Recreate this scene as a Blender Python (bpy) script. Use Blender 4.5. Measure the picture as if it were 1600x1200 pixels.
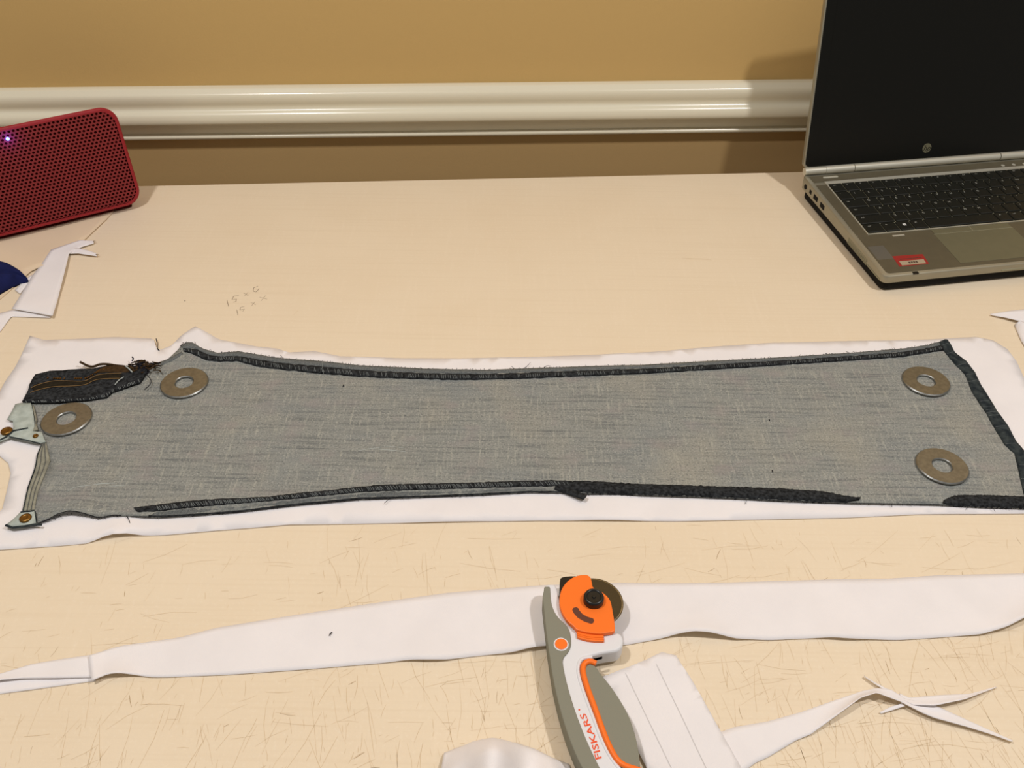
import bpy, bmesh, math, random
import numpy as np
from mathutils import Vector, noise
from mathutils.geometry import delaunay_2d_cdt
random.seed(7)
for o in list(bpy.data.objects): bpy.data.objects.remove(o)
SC = bpy.context.scene; COL = SC.collection
MM = 0.001

# ------------------------------------------------------------------ camera
F, PITCH, ROLL, CAMH = 1411.7, 0.717747, 0.0137077, 606.04     # px, rad, rad, mm above the table
FW = Vector((0, math.cos(PITCH), -math.sin(PITCH))); R0 = Vector((1, 0, 0)); U0 = R0.cross(FW)
RT = R0 * math.cos(ROLL) + U0 * math.sin(ROLL); UP = -R0 * math.sin(ROLL) + U0 * math.cos(ROLL)
cd = bpy.data.cameras.new('camera'); cam = bpy.data.objects.new('camera', cd); COL.objects.link(cam)
cd.sensor_width = 36; cd.lens = F / 1600 * 36; cd.clip_start = 0.02; cd.clip_end = 50
from mathutils import Matrix
cam.matrix_world = Matrix(((RT.x, UP.x, -FW.x, 0), (RT.y, UP.y, -FW.y, 0), (RT.z, UP.z, -FW.z, CAMH * MM), (0, 0, 0, 1)))
SC.camera = cam

# ------------------------------------------------------------------ world, lights, exposure
def lin(c):
    return tuple(((v / 255) / 12.92 if v / 255 <= 0.04045 else ((v / 255 + 0.055) / 1.055) ** 2.4) for v in c)
w = bpy.data.worlds.new('room_glow'); SC.world = w; w.use_nodes = True
w.node_tree.nodes['Background'].inputs[0].default_value = (1.0, 0.93, 0.83, 1)
w.node_tree.nodes['Background'].inputs[1].default_value = 0.27
def bulb(name, loc, power, r=0.045):
    l = bpy.data.lights.new(name, 'POINT'); l.energy = power; l.color = (1.0, 0.98, 0.985); l.shadow_soft_size = r
    o = bpy.data.objects.new(name, l); o.location = loc; COL.objects.link(o)
bulb('ceiling_lamp_light', (0.82, 0.36, 1.46), 43.5)
bulb('ceiling_lamp_light', (-0.53, 0.36, 1.46), 37.5)
vs = SC.view_settings; vs.view_transform = 'Standard'; vs.look = 'None'; vs.gamma = 1; vs.use_curve_mapping = False
vs.exposure = 0.0

# ------------------------------------------------------------------ helpers (mm, table top is z = 0)
def ray(px, py):
    return FW + RT * ((px - 800) / F) - UP * ((py - 600) / F)
def at(px, py, z=0.0):
    d = ray(px, py); t = (z - CAMH) / d.z
    return Vector((0, 0, CAMH)) + d * t
def onplane(px, py, P0, n):
    d = ray(px, py); o = Vector((0, 0, CAMH)); t = (P0 - o).dot(n) / d.dot(n)
    return o + d * t
def thing(name, loc, label, cat, group=None, rotz=0):
    o = bpy.data.objects.new(name, None); COL.objects.link(o); o.location = Vector(loc) * MM; o.rotation_euler = (0, 0, rotz)
    o.empty_display_size = 0.02
    o['label'] = label; o['category'] = cat
    if group: o['group'] = group
    o['_base'] = (0, 0, 0) if rotz else tuple(loc)
    return o
BASE = {}
def obj(name, V, Fc, mat, parent=None, smooth=False, loc=None, label=None, cat=None, kind=None, group=None, bevel=0, seg=2, ang=35):
    """ONE mesh object from mm world coordinates (relative to the thing's base when parented)"""
    base = Vector((0, 0, 0))
    if parent is not None: base = Vector(BASE.get(parent.name, (0, 0, 0)))
    elif loc is not None: base = Vector(loc)
    me = bpy.data.meshes.new(name)
    me.from_pydata([tuple((Vector(v) - base) * MM) for v in V], [], Fc); me.update()
    bm = bmesh.new(); bm.from_mesh(me); bmesh.ops.recalc_face_normals(bm, faces=bm.faces); bm.to_mesh(me); bm.free()
    return link(name, me, mat, parent, smooth, base if parent is None else None, label, cat, kind, group, bevel, seg, ang, base)
def link(name, me, mat, parent=None, smooth=False, loc=None, label=None, cat=None, kind=None, group=None, bevel=0, seg=2, ang=35, base=(0, 0, 0)):
    o = bpy.data.objects.new(name, me); COL.objects.link(o)
    if mat is not None and not me.materials: me.materials.append(mat)
    if loc is not None: o.location = Vector(loc) * MM
    if parent is not None: o.parent = parent
    BASE[o.name] = tuple(base)
    if smooth:
        me.polygons.foreach_set('use_smooth', [True] * len(me.polygons))
    if bevel:
        b = o.modifiers.new('bevel', 'BEVEL'); b.width = bevel * MM; b.segments = seg; b.limit_method = 'ANGLE'; b.angle_limit = math.radians(ang)
        b.harden_normals = False
    if label: o['label'] = label
    if cat: o['category'] = cat
    if kind: o['kind'] = kind
    if group: o['group'] = group
    return o
def smart(o, deg=40):
    me = o.data; me.polygons.foreach_set('use_smooth', [True] * len(me.polygons))
    try: me.set_sharp_from_angle(angle=math.radians(deg))
    except Exception: pass
    return o
def mkthing(name, loc, label, cat, group=None, rotz=0):
    o = thing(name, loc, label, cat, group, rotz); del o['_base']
    BASE[o.name] = (0, 0, 0) if rotz else tuple(loc)
    return o
def chaikin(P, n=2, closed=True):
    P = [Vector(p) for p in P]
    for _ in range(n):
        Q = []
        m = len(P)
        rng = range(m) if closed else range(m - 1)
        if not closed: Q.append(P[0])
        for i in rng:
            a, b = P[i], P[(i + 1) % m]
            Q += [a * .75 + b * .25, a * .25 + b * .75]
        if not closed: Q.append(P[-1])
        P = Q
    return P
def resample(P, n):
    P = [Vector(p) for p in P]; L = [0]
    for a, b in zip(P, P[1:]): L.append(L[-1] + (b - a).length)
    out = []; j = 0
    for i in range(n):
        t = L[-1] * i / (n - 1)
        while j < len(P) - 2 and L[j + 1] < t: j += 1
        s = (t - L[j]) / max(1e-9, L[j + 1] - L[j]); out.append(P[j].lerp(P[j + 1], min(1, max(0, s))))
    return out
def box(x0, x1, y0, y1, z0, z1):
    return [(x0, y0, z0), (x1, y0, z0), (x1, y1, z0), (x0, y1, z0), (x0, y0, z1), (x1, y0, z1), (x1, y1, z1), (x0, y1, z1)], \
        [(0, 3, 2, 1), (4, 5, 6, 7), (0, 1, 5, 4), (1, 2, 6, 5), (2, 3, 7, 6), (3, 0, 4, 7)]
def join(parts):
    V = []; Fc = []
    for v, f in parts:
        k = len(V); V += list(v); Fc += [tuple(i + k for i in q) for q in f]
    return V, Fc
def prism(P, z0, z1):
    n = len(P); V = [(p[0], p[1], z0) for p in P] + [(p[0], p[1], z1) for p in P]
    return V, [tuple(range(n))[::-1], tuple(range(n, 2 * n))] + [(i, (i + 1) % n, n + (i + 1) % n, n + i) for i in range(n)]
def slab_px(P, z0, z1, smooth=2):
    Q = [at(x, y, z1) for x, y in P]
    if smooth: Q = chaikin(Q, smooth)
    return prism([(q.x, q.y) for q in Q], z0, z1)
def tube(P, r, n=6, taper=False):
    P = [Vector(p) for p in P]; V = []; Fc = []
    for i, p in enumerate(P):
        d = (P[min(i + 1, len(P) - 1)] - P[max(i - 1, 0)]).normalized()
        a = d.cross(Vector((0, 0, 1)))
        if a.length < 1e-3: a = Vector((1, 0, 0))
        a.normalize(); b = a.cross(d)
        rr = r * (1 - .7 * i / (len(P) - 1)) if taper else r
        for k in range(n):
            t = 2 * math.pi * k / n; V.append(p + a * rr * math.cos(t) + b * rr * math.sin(t))
    for i in range(len(P) - 1):
        for k in range(n): Fc.append((i * n + k, i * n + (k + 1) % n, (i + 1) * n + (k + 1) % n, (i + 1) * n + k))
    Fc += [tuple(range(n))[::-1], tuple((len(P) - 1) * n + k for k in range(n))]
    return V, Fc
def ribbon(A, B, n=80, m=8, zf=lambda u, v: 1.0, th=0.8, px=True, jit=0.0, seed=0):
    """cloth between two edge lines (pixel pairs or mm points); zf gives the height of the surface, real thickness below"""
    A = resample([Vector((a[0], a[1], 0)) for a in A], n); B = resample([Vector((b[0], b[1], 0)) for b in B], n)
    if jit:
        for k, L in enumerate((A, B)):
            for i, p in enumerate(L): p.y += jit * (noise.noise(Vector((i * .37, k * 9 + seed, 0))) + .7 * noise.noise(Vector((i * 1.3, k * 5 + seed, 3))))
    T = []
    for i in range(n):
        for j in range(m):
            u = i / (n - 1); v = j / (m - 1); q = A[i].lerp(B[i], v); z = zf(u, v)
            T.append(at(q.x, q.y, z) if px else Vector((q.x, q.y, z)))
    N = len(T); V = T + [t - Vector((0, 0, th)) for t in T]; Fc = []
    for i in range(n - 1):
        for j in range(m - 1):
            a = i * m + j; q = (a, a + m, a + m + 1, a + 1); Fc.append(q); Fc.append(tuple(N + k for k in q[::-1]))
    ring = [i * m for i in range(n)] + [(n - 1) * m + j for j in range(1, m)] + [i * m + m - 1 for i in range(n - 2, -1, -1)] + [j for j in range(m - 2, 0, -1)]
    for a, b in zip(ring, ring[1:] + ring[:1]): Fc.append((a, b, N + b, N + a))
    return V, Fc
def cloth(P, z0, th, step=9, zf=None, dens=6, jag=0.0, seed=1):
    """flat cloth with outline P (pixels), z0 mm up, real thickness, fine surface grid"""
    rnd = random.Random(seed)
    W = [at(x, y, z0) for x, y in P]; O = []
    for a, b in zip(W, W[1:] + W[:1]):
        k = max(1, int((b - a).length / dens))
        for i in range(k):
            q = a.lerp(b, i / k)
            if jag: q = q + Vector((rnd.uniform(-jag, jag), rnd.uniform(-jag, jag), 0))
            O.append(Vector((q.x, q.y)))
    n = len(O); xs = [o.x for o in O]; ys = [o.y for o in O]
    poly = np.array([(o.x, o.y) for o in O]); pts = list(O)
    y = min(ys)
    while y < max(ys):
        x = min(xs)
        row = []
        while x < max(xs):
            row.append((x + rnd.uniform(-.2, .2) * step, y + rnd.uniform(-.2, .2) * step)); x += step
        for q in row:
            x1, y1 = poly[:, 0], poly[:, 1]; x2, y2 = np.roll(x1, -1), np.roll(y1, -1)
            c = ((y1 > q[1]) != (y2 > q[1])) & (q[0] < (x2 - x1) * (q[1] - y1) / (y2 - y1 + 1e-12) + x1)
            if c.sum() % 2 and (np.hypot(x1 - q[0], y1 - q[1]).min() > step * .4): pts.append(Vector(q))
        y += step
    r = delaunay_2d_cdt(pts, [(i, (i + 1) % n) for i in range(n)], [list(range(n))], 1, 1e-5)
    vv, fs = r[0], [tuple(f) for f in r[2]]
    T = [Vector((v.x, v.y, z0 + (zf(v.x, v.y) if zf else 0))) for v in vv]
    N = len(T); V = T + [t - Vector((0, 0, th)) for t in T]
    Fc = list(fs) + [tuple(N + i for i in f[::-1]) for f in fs]
    E = {}
    for f in fs:
        for a, b in zip(f, f[1:] + f[:1]): E[(a, b)] = 1
    for a, b in E:
        if (b, a) not in E: Fc.append((a, b, N + b, N + a))
    return V, Fc
def bumps(L, amp=0.0, sc=60, seed=0):
    """L: (px, py, radius mm, height mm) lifts + gentle noise"""
    C = [(at(x, y), r, h) for x, y, r, h in L]
    def f(x, y):
        z = amp * (0.5 + 0.5 * noise.noise(Vector((x / sc, y / sc, seed * 7.3))))
        for c, r, h in C:
            d = math.hypot(x - c.x, y - c.y) / r
            if d < 1: z += h * (1 - d * d) ** 2
        return z
    return f
def text_mesh(s, size, shear=0, depth=0.0, align='CENTER', bold=0.0):
    c = bpy.data.curves.new('txt', 'FONT'); c.body = s; c.size = size; c.align_x = align; c.align_y = 'CENTER'; c.shear = shear; c.extrude = depth; c.resolution_u = 2; c.offset = bold
    o = bpy.data.objects.new('txt', c); COL.objects.link(o)
    me = bpy.data.meshes.new_from_object(o); bpy.data.objects.remove(o); bpy.data.curves.remove(c)
    V = [tuple(v.co) for v in me.vertices]; Fc = [tuple(p.vertices) for p in me.polygons]; bpy.data.meshes.remove(me)
    return V, Fc

# ------------------------------------------------------------------ materials
def mat(name, col, rough=.6, metal=0.0, spec=.4, var=0.0, vscale=30, stretch=(1, 1, 1), bump=0.0, bscale=400, bstretch=(1, 1, 1), col2=None, sheen=0, emit=None):
    m = bpy.data.materials.new(name); m.use_nodes = True; nt = m.node_tree; b = nt.nodes['Principled BSDF']
    c = lin(col) + (1,)
    b.inputs['Base Color'].default_value = c; b.inputs['Roughness'].default_value = rough; b.inputs['Metallic'].default_value = metal
    b.inputs['Specular IOR Level'].default_value = spec
    if sheen: b.inputs['Sheen Weight'].default_value = sheen
    if emit: b.inputs['Emission Color'].default_value = lin(emit[0]) + (1,); b.inputs['Emission Strength'].default_value = emit[1]
    tc = nt.nodes.new('ShaderNodeNewGeometry')
    def nz(scale, st, detail=4):
        mp = nt.nodes.new('ShaderNodeMapping'); mp.inputs['Scale'].default_value = st; nt.links.new(tc.outputs['Position'], mp.inputs[0])
        n = nt.nodes.new('ShaderNodeTexNoise'); n.inputs['Scale'].default_value = scale; n.inputs['Detail'].default_value = detail; nt.links.new(mp.outputs[0], n.inputs['Vector'])
        return n
    if var or col2:
        n = nz(vscale, stretch); mx = nt.nodes.new('ShaderNodeMix'); mx.data_type = 'RGBA'
        c2 = lin(col2) + (1,) if col2 else tuple(v * (1 - var) for v in c[:3]) + (1,)
        cr = nt.nodes.new('ShaderNodeMapRange'); cr.inputs[1].default_value = .35; cr.inputs[2].default_value = .65
        nt.links.new(n.outputs[0], cr.inputs[0]); nt.links.new(cr.outputs[0], mx.inputs[0]); mx.inputs[6].default_value = c; mx.inputs[7].default_value = c2
        nt.links.new(mx.outputs[2], b.inputs['Base Color'])
    if bump:
        n = nz(bscale, bstretch, 3); bp = nt.nodes.new('ShaderNodeBump'); bp.inputs['Strength'].default_value = bump; bp.inputs['Distance'].default_value = .001
        nt.links.new(n.outputs[0], bp.inputs['Height']); nt.links.new(bp.outputs[0], b.inputs['Normal'])
    return m
M = {}
M['white_cloth'] = mat('white_cotton', (234, 229, 228), .95, spec=.1, var=.04, vscale=25, bump=.15, bscale=1500)
M['white_edge'] = M['white_cloth']
M['navy_cloth'] = mat('navy_cloth', (26, 32, 78), .9, spec=.15, var=.35, vscale=60, bump=.3, bscale=900)
M['paper'] = mat('beige_paper', (222, 200, 170), .8, spec=.2, var=.05, vscale=12)
M['rail'] = mat('gloss_white_paint', (222, 214, 190), .22, spec=.5, var=.02, vscale=4)
M['zinc'] = mat('zinc_plate', (158, 158, 154), .42, 1.0, var=.2, vscale=260, bump=.12, bscale=700)
M['silver'] = mat('brushed_silver', (162, 157, 139), .42, .6, var=.06, vscale=60, bump=.03, bscale=900)
M['silver_light'] = mat('pale_silver', (214, 210, 194), .35, .55)
M['silver_dark'] = mat('palmrest_grey', (104, 97, 78), .5, .4, var=.08, vscale=80)
M['pad'] = mat('touchpad_grey', (116, 112, 88), .5, .35, var=.05, vscale=90)
M['tray'] = mat('keyboard_tray', (150, 146, 122), .5, .2)
M['key'] = mat('black_key_plastic', (25, 26, 22), .5, spec=.25, bump=.05, bscale=1500)
M['legend'] = mat('key_print', (170, 170, 160), .7)
M['legend_white'] = mat('key_print_white', (225, 225, 222), .7)
M['glass'] = mat('black_screen', (13, 13, 10), .25, spec=.25)
M['black'] = mat('black_plastic', (18, 17, 16), .35, spec=.5)
M['blackmatte'] = mat('black_rubber', (22, 20, 18), .8, spec=.2)
M['sticker_red'] = mat('red_sticker', (146, 38, 32), .6)
M['sticker_white'] = mat('sticker_label', (164, 148, 122), .6)
M['sticker_print'] = mat('sticker_print', (70, 55, 45), .6)
M['sticker_silver'] = mat('clear_sticker', (126, 122, 112), .3, .5)
M['red'] = mat('red_plastic', (150, 34, 40), .55, spec=.3, var=.1, vscale=40)
M['red_mesh'] = mat('red_mesh_paint', (128, 42, 42), .6, spec=.25)
M['red_dark'] = mat('speaker_cloth', (66, 4, 4), .9, spec=.1)
M['led'] = mat('blue_led', (40, 60, 255), .4, emit=((70, 90, 255), 14))
M['orange'] = mat('orange_plastic', (248, 118, 36), .42, spec=.35)
M['bodygrey'] = mat('light_grey_plastic', (222, 221, 222), .45, spec=.3)
M['rubber'] = mat('grey_green_rubber', (134, 132, 116), .8, spec=.2, bump=.1, bscale=1800)
M['print_orange'] = mat('orange_print', (232, 84, 40), .6)
M['steel'] = mat('blade_steel', (92, 90, 88), .25, 1.0)
M['steel_edge'] = mat('honed_glint_steel', (215, 212, 206), .2, 1.0)  # ground blade edge, paled to stand for its white glint
M['slot'] = mat('slot_shadow_plastic', (96, 52, 34), .6)
M['graphite'] = mat('graphite', (150, 132, 112), .8, spec=.1)
M['linegrey'] = mat('grey_line', (200, 195, 193), .9, spec=.1)
M['cut'] = mat('cut_mark', (211, 187, 151), .9, spec=.05)
M['cut_dark'] = mat('cut_mark_dark', (168, 138, 98), .9, spec=.05)
M['lint'] = mat('dark_lint', (36, 34, 40), .9, spec=.1)
M['navy_denim'] = mat('dark_denim', (56, 58, 60), .95, spec=.1, col2=(26, 27, 28), vscale=330, bump=.6, bscale=1600)
M['hem'] = mat('hem_denim', (62, 68, 68), .95, spec=.1, col2=(34, 40, 44), vscale=160, bump=.5, bscale=1500)
M['selvage'] = mat('selvage_grey', (118, 120, 118), .95, spec=.1, col2=(88, 92, 92), vscale=700, bump=.4, bscale=1800)
M['stitch'] = mat('grey_stitch', (128, 134, 134), .9, spec=.1)
M['gold'] = mat('gold_stitch', (128, 100, 62), .8, spec=.2)
M['brass'] = mat('brass_rivet', (140, 104, 52), .35, .9, var=.25, vscale=300)
M['brown'] = mat('brown_tape', (72, 54, 34), .9, spec=.1, var=.4, vscale=300)
M['zipband'] = mat('zip_band', (44, 38, 28), .95, spec=.1, var=.3, vscale=300)
M['pocket'] = mat('pale_pocket_cloth', (184, 192, 184), .95, spec=.1, col2=(160, 168, 160), vscale=120, bump=.3, bscale=1300)
M['pocket_edge'] = mat('grey_waist_tape', (152, 150, 134), .95, spec=.1, col2=(128, 126, 112), vscale=160, bump=.3, bscale=1300)
M['threadlight'] = mat('pale_thread', (170, 176, 172), .9)
M['floor'] = mat('wood_floor', (120, 84, 52), .5, var=.3, vscale=6, stretch=(1, 12, 1))
M['leg'] = mat('table_leg_paint', (205, 200, 190), .5)

def wall_mat():
    m = bpy.data.materials.new('tan_wall_paint'); m.use_nodes = True; nt = m.node_tree; b = nt.nodes['Principled BSDF']
    g = nt.nodes.new('ShaderNodeNewGeometry'); s = nt.nodes.new('ShaderNodeSeparateXYZ'); nt.links.new(g.outputs['Position'], s.inputs[0])
    gt = nt.nodes.new('ShaderNodeMath'); gt.operation = 'GREATER_THAN'; gt.inputs[1].default_value = .06; nt.links.new(s.outputs[2], gt.inputs[0])
    mx = nt.nodes.new('ShaderNodeMix'); mx.data_type = 'RGBA'; nt.links.new(gt.outputs[0], mx.inputs[0])
    mx.inputs[6].default_value = lin((186, 154, 104)) + (1,); mx.inputs[7].default_value = lin((195, 162, 104)) + (1,)  # tone slightly darker below mid-rail height
    nt.links.new(mx.outputs[2], b.inputs['Base Color']); b.inputs['Roughness'].default_value = .8; b.inputs['Specular IOR Level'].default_value = .2
    n = nt.nodes.new('ShaderNodeTexNoise'); n.inputs['Scale'].default_value = 350; nt.links.new(g.outputs['Position'], n.inputs['Vector'])
    bp = nt.nodes.new('ShaderNodeBump'); bp.inputs['Strength'].default_value = .15; bp.inputs['Distance'].default_value = .001
    nt.links.new(n.outputs[0], bp.inputs['Height']); nt.links.new(bp.outputs[0], b.inputs['Normal'])
    return m
def mulchain(nt, a, b, fac):
    x = nt.nodes.new('ShaderNodeMix'); x.data_type = 'RGBA'; nt.links.new(fac, x.inputs[0])
    if isinstance(a, tuple): x.inputs[6].default_value = a
    else: nt.links.new(a, x.inputs[6])
    x.inputs[7].default_value = b
    return x.outputs[2]
def layered(name, base, layers, rough, spec, bumpscale=0, bump=0, rot=0.0):
    """layers: (colour, scale xyz, noise lo, noise hi, strength)"""
    m = bpy.data.materials.new(name); m.use_nodes = True; nt = m.node_tree; b = nt.nodes['Principled BSDF']
    g = nt.nodes.new('ShaderNodeNewGeometry'); cur = lin(base) + (1,)
    h = None
    for i, (c, st, lo, hi, k) in enumerate(layers):
        mp = nt.nodes.new('ShaderNodeMapping'); mp.inputs['Scale'].default_value = st; mp.inputs['Location'].default_value = (i * 3.1, i * 1.7, 0); mp.inputs['Rotation'].default_value = (0, 0, rot)
        nt.links.new(g.outputs['Position'], mp.inputs[0])
        n = nt.nodes.new('ShaderNodeTexNoise'); n.inputs['Scale'].default_value = 1; n.inputs['Detail'].default_value = 3; nt.links.new(mp.outputs[0], n.inputs['Vector'])
        r = nt.nodes.new('ShaderNodeMapRange'); r.inputs[1].default_value = lo; r.inputs[2].default_value = hi; r.inputs[4].default_value = k; nt.links.new(n.outputs[0], r.inputs[0])
        cur = mulchain(nt, cur, lin(c) + (1,), r.outputs[0])
    nt.links.new(cur, b.inputs['Base Color']); b.inputs['Roughness'].default_value = rough; b.inputs['Specular IOR Level'].default_value = spec
    if bump:
        n = nt.nodes.new('ShaderNodeTexNoise'); n.inputs['Scale'].default_value = bumpscale; nt.links.new(g.outputs['Position'], n.inputs['Vector'])
        bp = nt.nodes.new('ShaderNodeBump'); bp.inputs['Strength'].default_value = bump; bp.inputs['Distance'].default_value = .001
        nt.links.new(n.outputs[0], bp.inputs['Height']); nt.links.new(bp.outputs[0], b.inputs['Normal'])
    return m
M['wall'] = wall_mat()
M['table'] = layered('cream_table_laminate', (228, 211, 184), [
    ((216, 196, 166), (5, 300, 1), .5, .8, .35), ((234, 218, 194), (200, 14, 1), .55, .8, .3),
    ((218, 196, 164), (7, 6, 1), .45, .8, .3), ((238, 226, 206), (320, 320, 1), .56, .75, .25)], .5, .3, 900, .04, rot=-.07)
M['denim'] = layered('washed_denim_inside', (143, 144, 138), [
    ((92, 96, 97), (18, 330, 1), .48, .7, .68), ((184, 182, 168), (360, 42, 1), .54, .72, .48),
    ((126, 132, 134), (9, 22, 1), .5, .75, .5), ((164, 158, 142), (14, 9, 1), .5, .75, .5),
    ((92, 95, 94), (480, 720, 1), .51, .69, .66), ((190, 189, 178), (800, 480, 1), .54, .7, .5), ((150, 140, 138), (30, 40, 1), .55, .7, .35)], .95, .1, 1300, .6)

# ------------------------------------------------------------------ the room
WY = math.radians(3.4); W0 = Vector((0, 1215, 0)); WX = Vector((math.cos(WY), math.sin(WY), 0)); WN = Vector((math.sin(WY), -math.cos(WY), 0))
def wpt(x, d, z): return W0 + WX * x + WN * d + Vector((0, 0, z))
V, Fc = box(-2600, 2600, -90, 0, -760, 1800)
obj('wall_back', [wpt(v[0], v[1], v[2]) for v in V], Fc, M['wall'], kind='structure', label='tan painted wall behind the table')
prof = [(0, 99), (9, 99), (11.5, 98), (13, 95.5), (16, 94), (18, 91), (18.6, 87), (18.3, 83), (17.4, 79.5), (16.6, 76.5), (16.4, 73.5), (17.4, 71), (19.5, 69.6),
        (22, 68), (24, 65), (25, 60), (24.8, 55.5), (23, 52), (18, 50.4), (12, 49.4), (7.5, 47.6), (5.5, 43), (5.2, 37), (5.8, 32.4), (9.5, 31.8), (11.6, 30.6), (12.2, 28.6), (11.6, 26.4), (9.5, 24.8), (7, 24.2), (0, 24.2)]
n = len(prof)
V = [wpt(-2600, d, z) for d, z in prof] + [wpt(2600, d, z) for d, z in prof]
o = obj('trim_1', V, [(i, i + 1, n + i + 1, n + i) for i in range(n - 1)] + [tuple(range(n))[::-1], tuple(range(n, 2 * n))], M['rail'], kind='structure', label='glossy cream chair rail moulding along the wall')
smart(o, 50)
V, Fc = box(-2600, 2600, -2000, 1400, -790, -760)
obj('floor', V, Fc, M['floor'], kind='structure', label='wooden floor under the table')

# ------------------------------------------------------------------ cutting table
TA = math.radians(4.13); T0 = at(735, 279); TX = Vector((math.cos(TA), math.sin(TA), 0)); TYv = Vector((-math.sin(TA), math.cos(TA), 0))
def tp(x, y, z): return T0 + TX * x + TYv * y + Vector((0, 0, z))
tb = mkthing('cutting_table', (T0.x, T0.y - 450, -760), 'large cream laminate cutting table scarred with knife marks', 'table')
V, Fc = box(-950, 950, -930, 0, -32, 0)
top = obj('tabletop', [tp(*v) for v in V], Fc, M['table'], tb, bevel=2)
for sx in (-900, 840):
    for sy in (-880, -110):
        V, Fc = box(sx, sx + 60, sy, sy + 60, -760, -32)
        obj('leg', [tp(*v) for v in V], Fc, M['leg'], tb, bevel=3)
def stroke(P, wd, z=.12, zf=None):
    P = [Vector((p[0], p[1], 0)) for p in P]; V = []; Fc = []
    for i, p in enumerate(P):
        d = (P[min(i + 1, len(P) - 1)] - P[max(i - 1, 0)]).normalized(); s = Vector((-d.y, d.x, 0)) * wd / 2
        k = .5 if i in (0, len(P) - 1) else 1
        V += [p + s * k + Vector((0, 0, z)), p - s * k + Vector((0, 0, z))]
    for i in range(len(P) - 1): Fc.append((2 * i, 2 * i + 1, 2 * i + 3, 2 * i + 2))
    if zf: V = [Vector((v.x, v.y, z + zf(v.x, v.y))) for v in V]
    return V, Fc
# knife cuts, densest near the front edge of the table
def cuts(nn, dark, seed):
    rnd = random.Random(seed); S = []
    while len(S) < nn:
        px, py = rnd.uniform(-60, 1660), 560 + 700 * math.sqrt(rnd.random())
        if py < 830 and rnd.random() < .75: continue
        if px < 500 and rnd.random() < .4: continue
        c = at(px, py); L = rnd.choice([4, 7, 10, 16, 26, 40]) * rnd.uniform(.7, 1.3)
        a = rnd.gauss(math.radians(rnd.choice([96, 96, 110, 72, 4, 30])), .12)
        if dark: L = rnd.uniform(3, 12)
        d = Vector((math.cos(a), math.sin(a), 0)); bend = rnd.uniform(-.06, .06) * L; nrm = Vector((-d.y, d.x, 0))
        S.append(stroke([c - d * L / 2, c + nrm * bend, c + d * L / 2], rnd.uniform(.14, .36) * (1.3 if dark else 1)))
    return join(S)
V, Fc = cuts(1500, False, 3); obj('knife_cuts', V, Fc, M['cut'], tb, kind='stuff')
V, Fc = cuts(70, True, 5); obj('dark_nicks', V, Fc, M['cut_dark'], tb, kind='stuff')
S = []
for st in [[(1135, 412), (1139, 430), (1143, 446)], [(1195, 388), (1168, 394), (1160, 410), (1182, 408), (1180, 420), (1166, 424)], [(1218, 377), (1242, 390)], [(1240, 374), (1222, 393)],
           [(1290, 343), (1268, 352), (1266, 368), (1280, 372), (1296, 356), (1276, 358)], [(1183, 460), (1187, 474), (1190, 488)], [(1222, 444), (1202, 450), (1200, 462), (1222, 458), (1214, 470)],
           [(1254, 424), (1280, 436)], [(1276, 420), (1258, 441)], [(1298, 398), (1336, 408)], [(1328, 390), (1306, 416)]]:
    S.append(stroke([at(x / 3.2, 340 + y / 3.2) for x, y in st], .8, .15))
V, Fc = join(S); obj('pencil_note', V, Fc, M['graphite'], tb, label='faint pencilled sums on the tabletop')
S = [stroke([at(x, y), at(x + dx, y + dy)], .5, .15) for x, y, dx, dy in [(458, 493, 8, -8), (385, 462, 6, -4), (1066, 403, 45, 3)]]
V, Fc = join(S); obj('pencil_smudge', V, Fc, M['cut'], tb, kind='stuff')

# ------------------------------------------------------------------ beige sheet under the speaker
P = [(178, 330), (166, 344), (130, 378), (85, 408), (48, 426), (0, 468), (-60, 520), (-120, 430), (-40, 360), (60, 330), (140, 318)]
V, Fc = cloth(P, .7, .4, 10, zf=bumps([(150, 360, 60, 1.2), (60, 420, 60, 1.5)], .3))
obj('paper_sheet', V, Fc, M['paper'], loc=at(40, 400), smooth=True, label='beige paper sheet lying under the red speaker', cat='paper')

# ------------------------------------------------------------------ red speaker
SZ = 8.0
PA = at(205, 321, SZ); PB = at(0, 371, SZ); su = (PB - PA).normalized(); sn = su.cross(Vector((0, 0, 1))).normalized()
if sn.y > 0: sn = -sn
TL = math.radians(5); sv = (Vector((0, 0, 1)) * math.cos(TL) - sn * math.sin(TL)).normalized(); sw = su.cross(sv).normalized()
if sw.y > 0: sw = -sw
# right end of the face and its height, read on the face plane
q = onplane(219.5, 300, PA, sw) - PA; U_R = q.dot(su)
q = onplane(120, 176.2, PA, sw) - PA; SH = q.dot(sv); SW = 190.0
print('speaker', U_R, SH)
def sp(u, v, d): return PA + su * (u + U_R) + sv * v + sw * d
def rrect(x0, x1, y0, y1, r, k=7):
    P = []
    for cx, cy, a0 in ((x1 - r, y1 - r, 0), (x0 + r, y1 - r, 90), (x0 + r, y0 + r, 180), (x1 - r, y0 + r, 270)):
        for i in range(k + 1):
            a = math.radians(a0 + 90 * i / k); P.append((cx + r * math.cos(a), cy + r * math.sin(a)))
    return P
spk = mkthing('portable_speaker', sp(SW / 2, 0, 0) * 1.0, 'red portable speaker with perforated front and glowing blue light', 'speaker')
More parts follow.
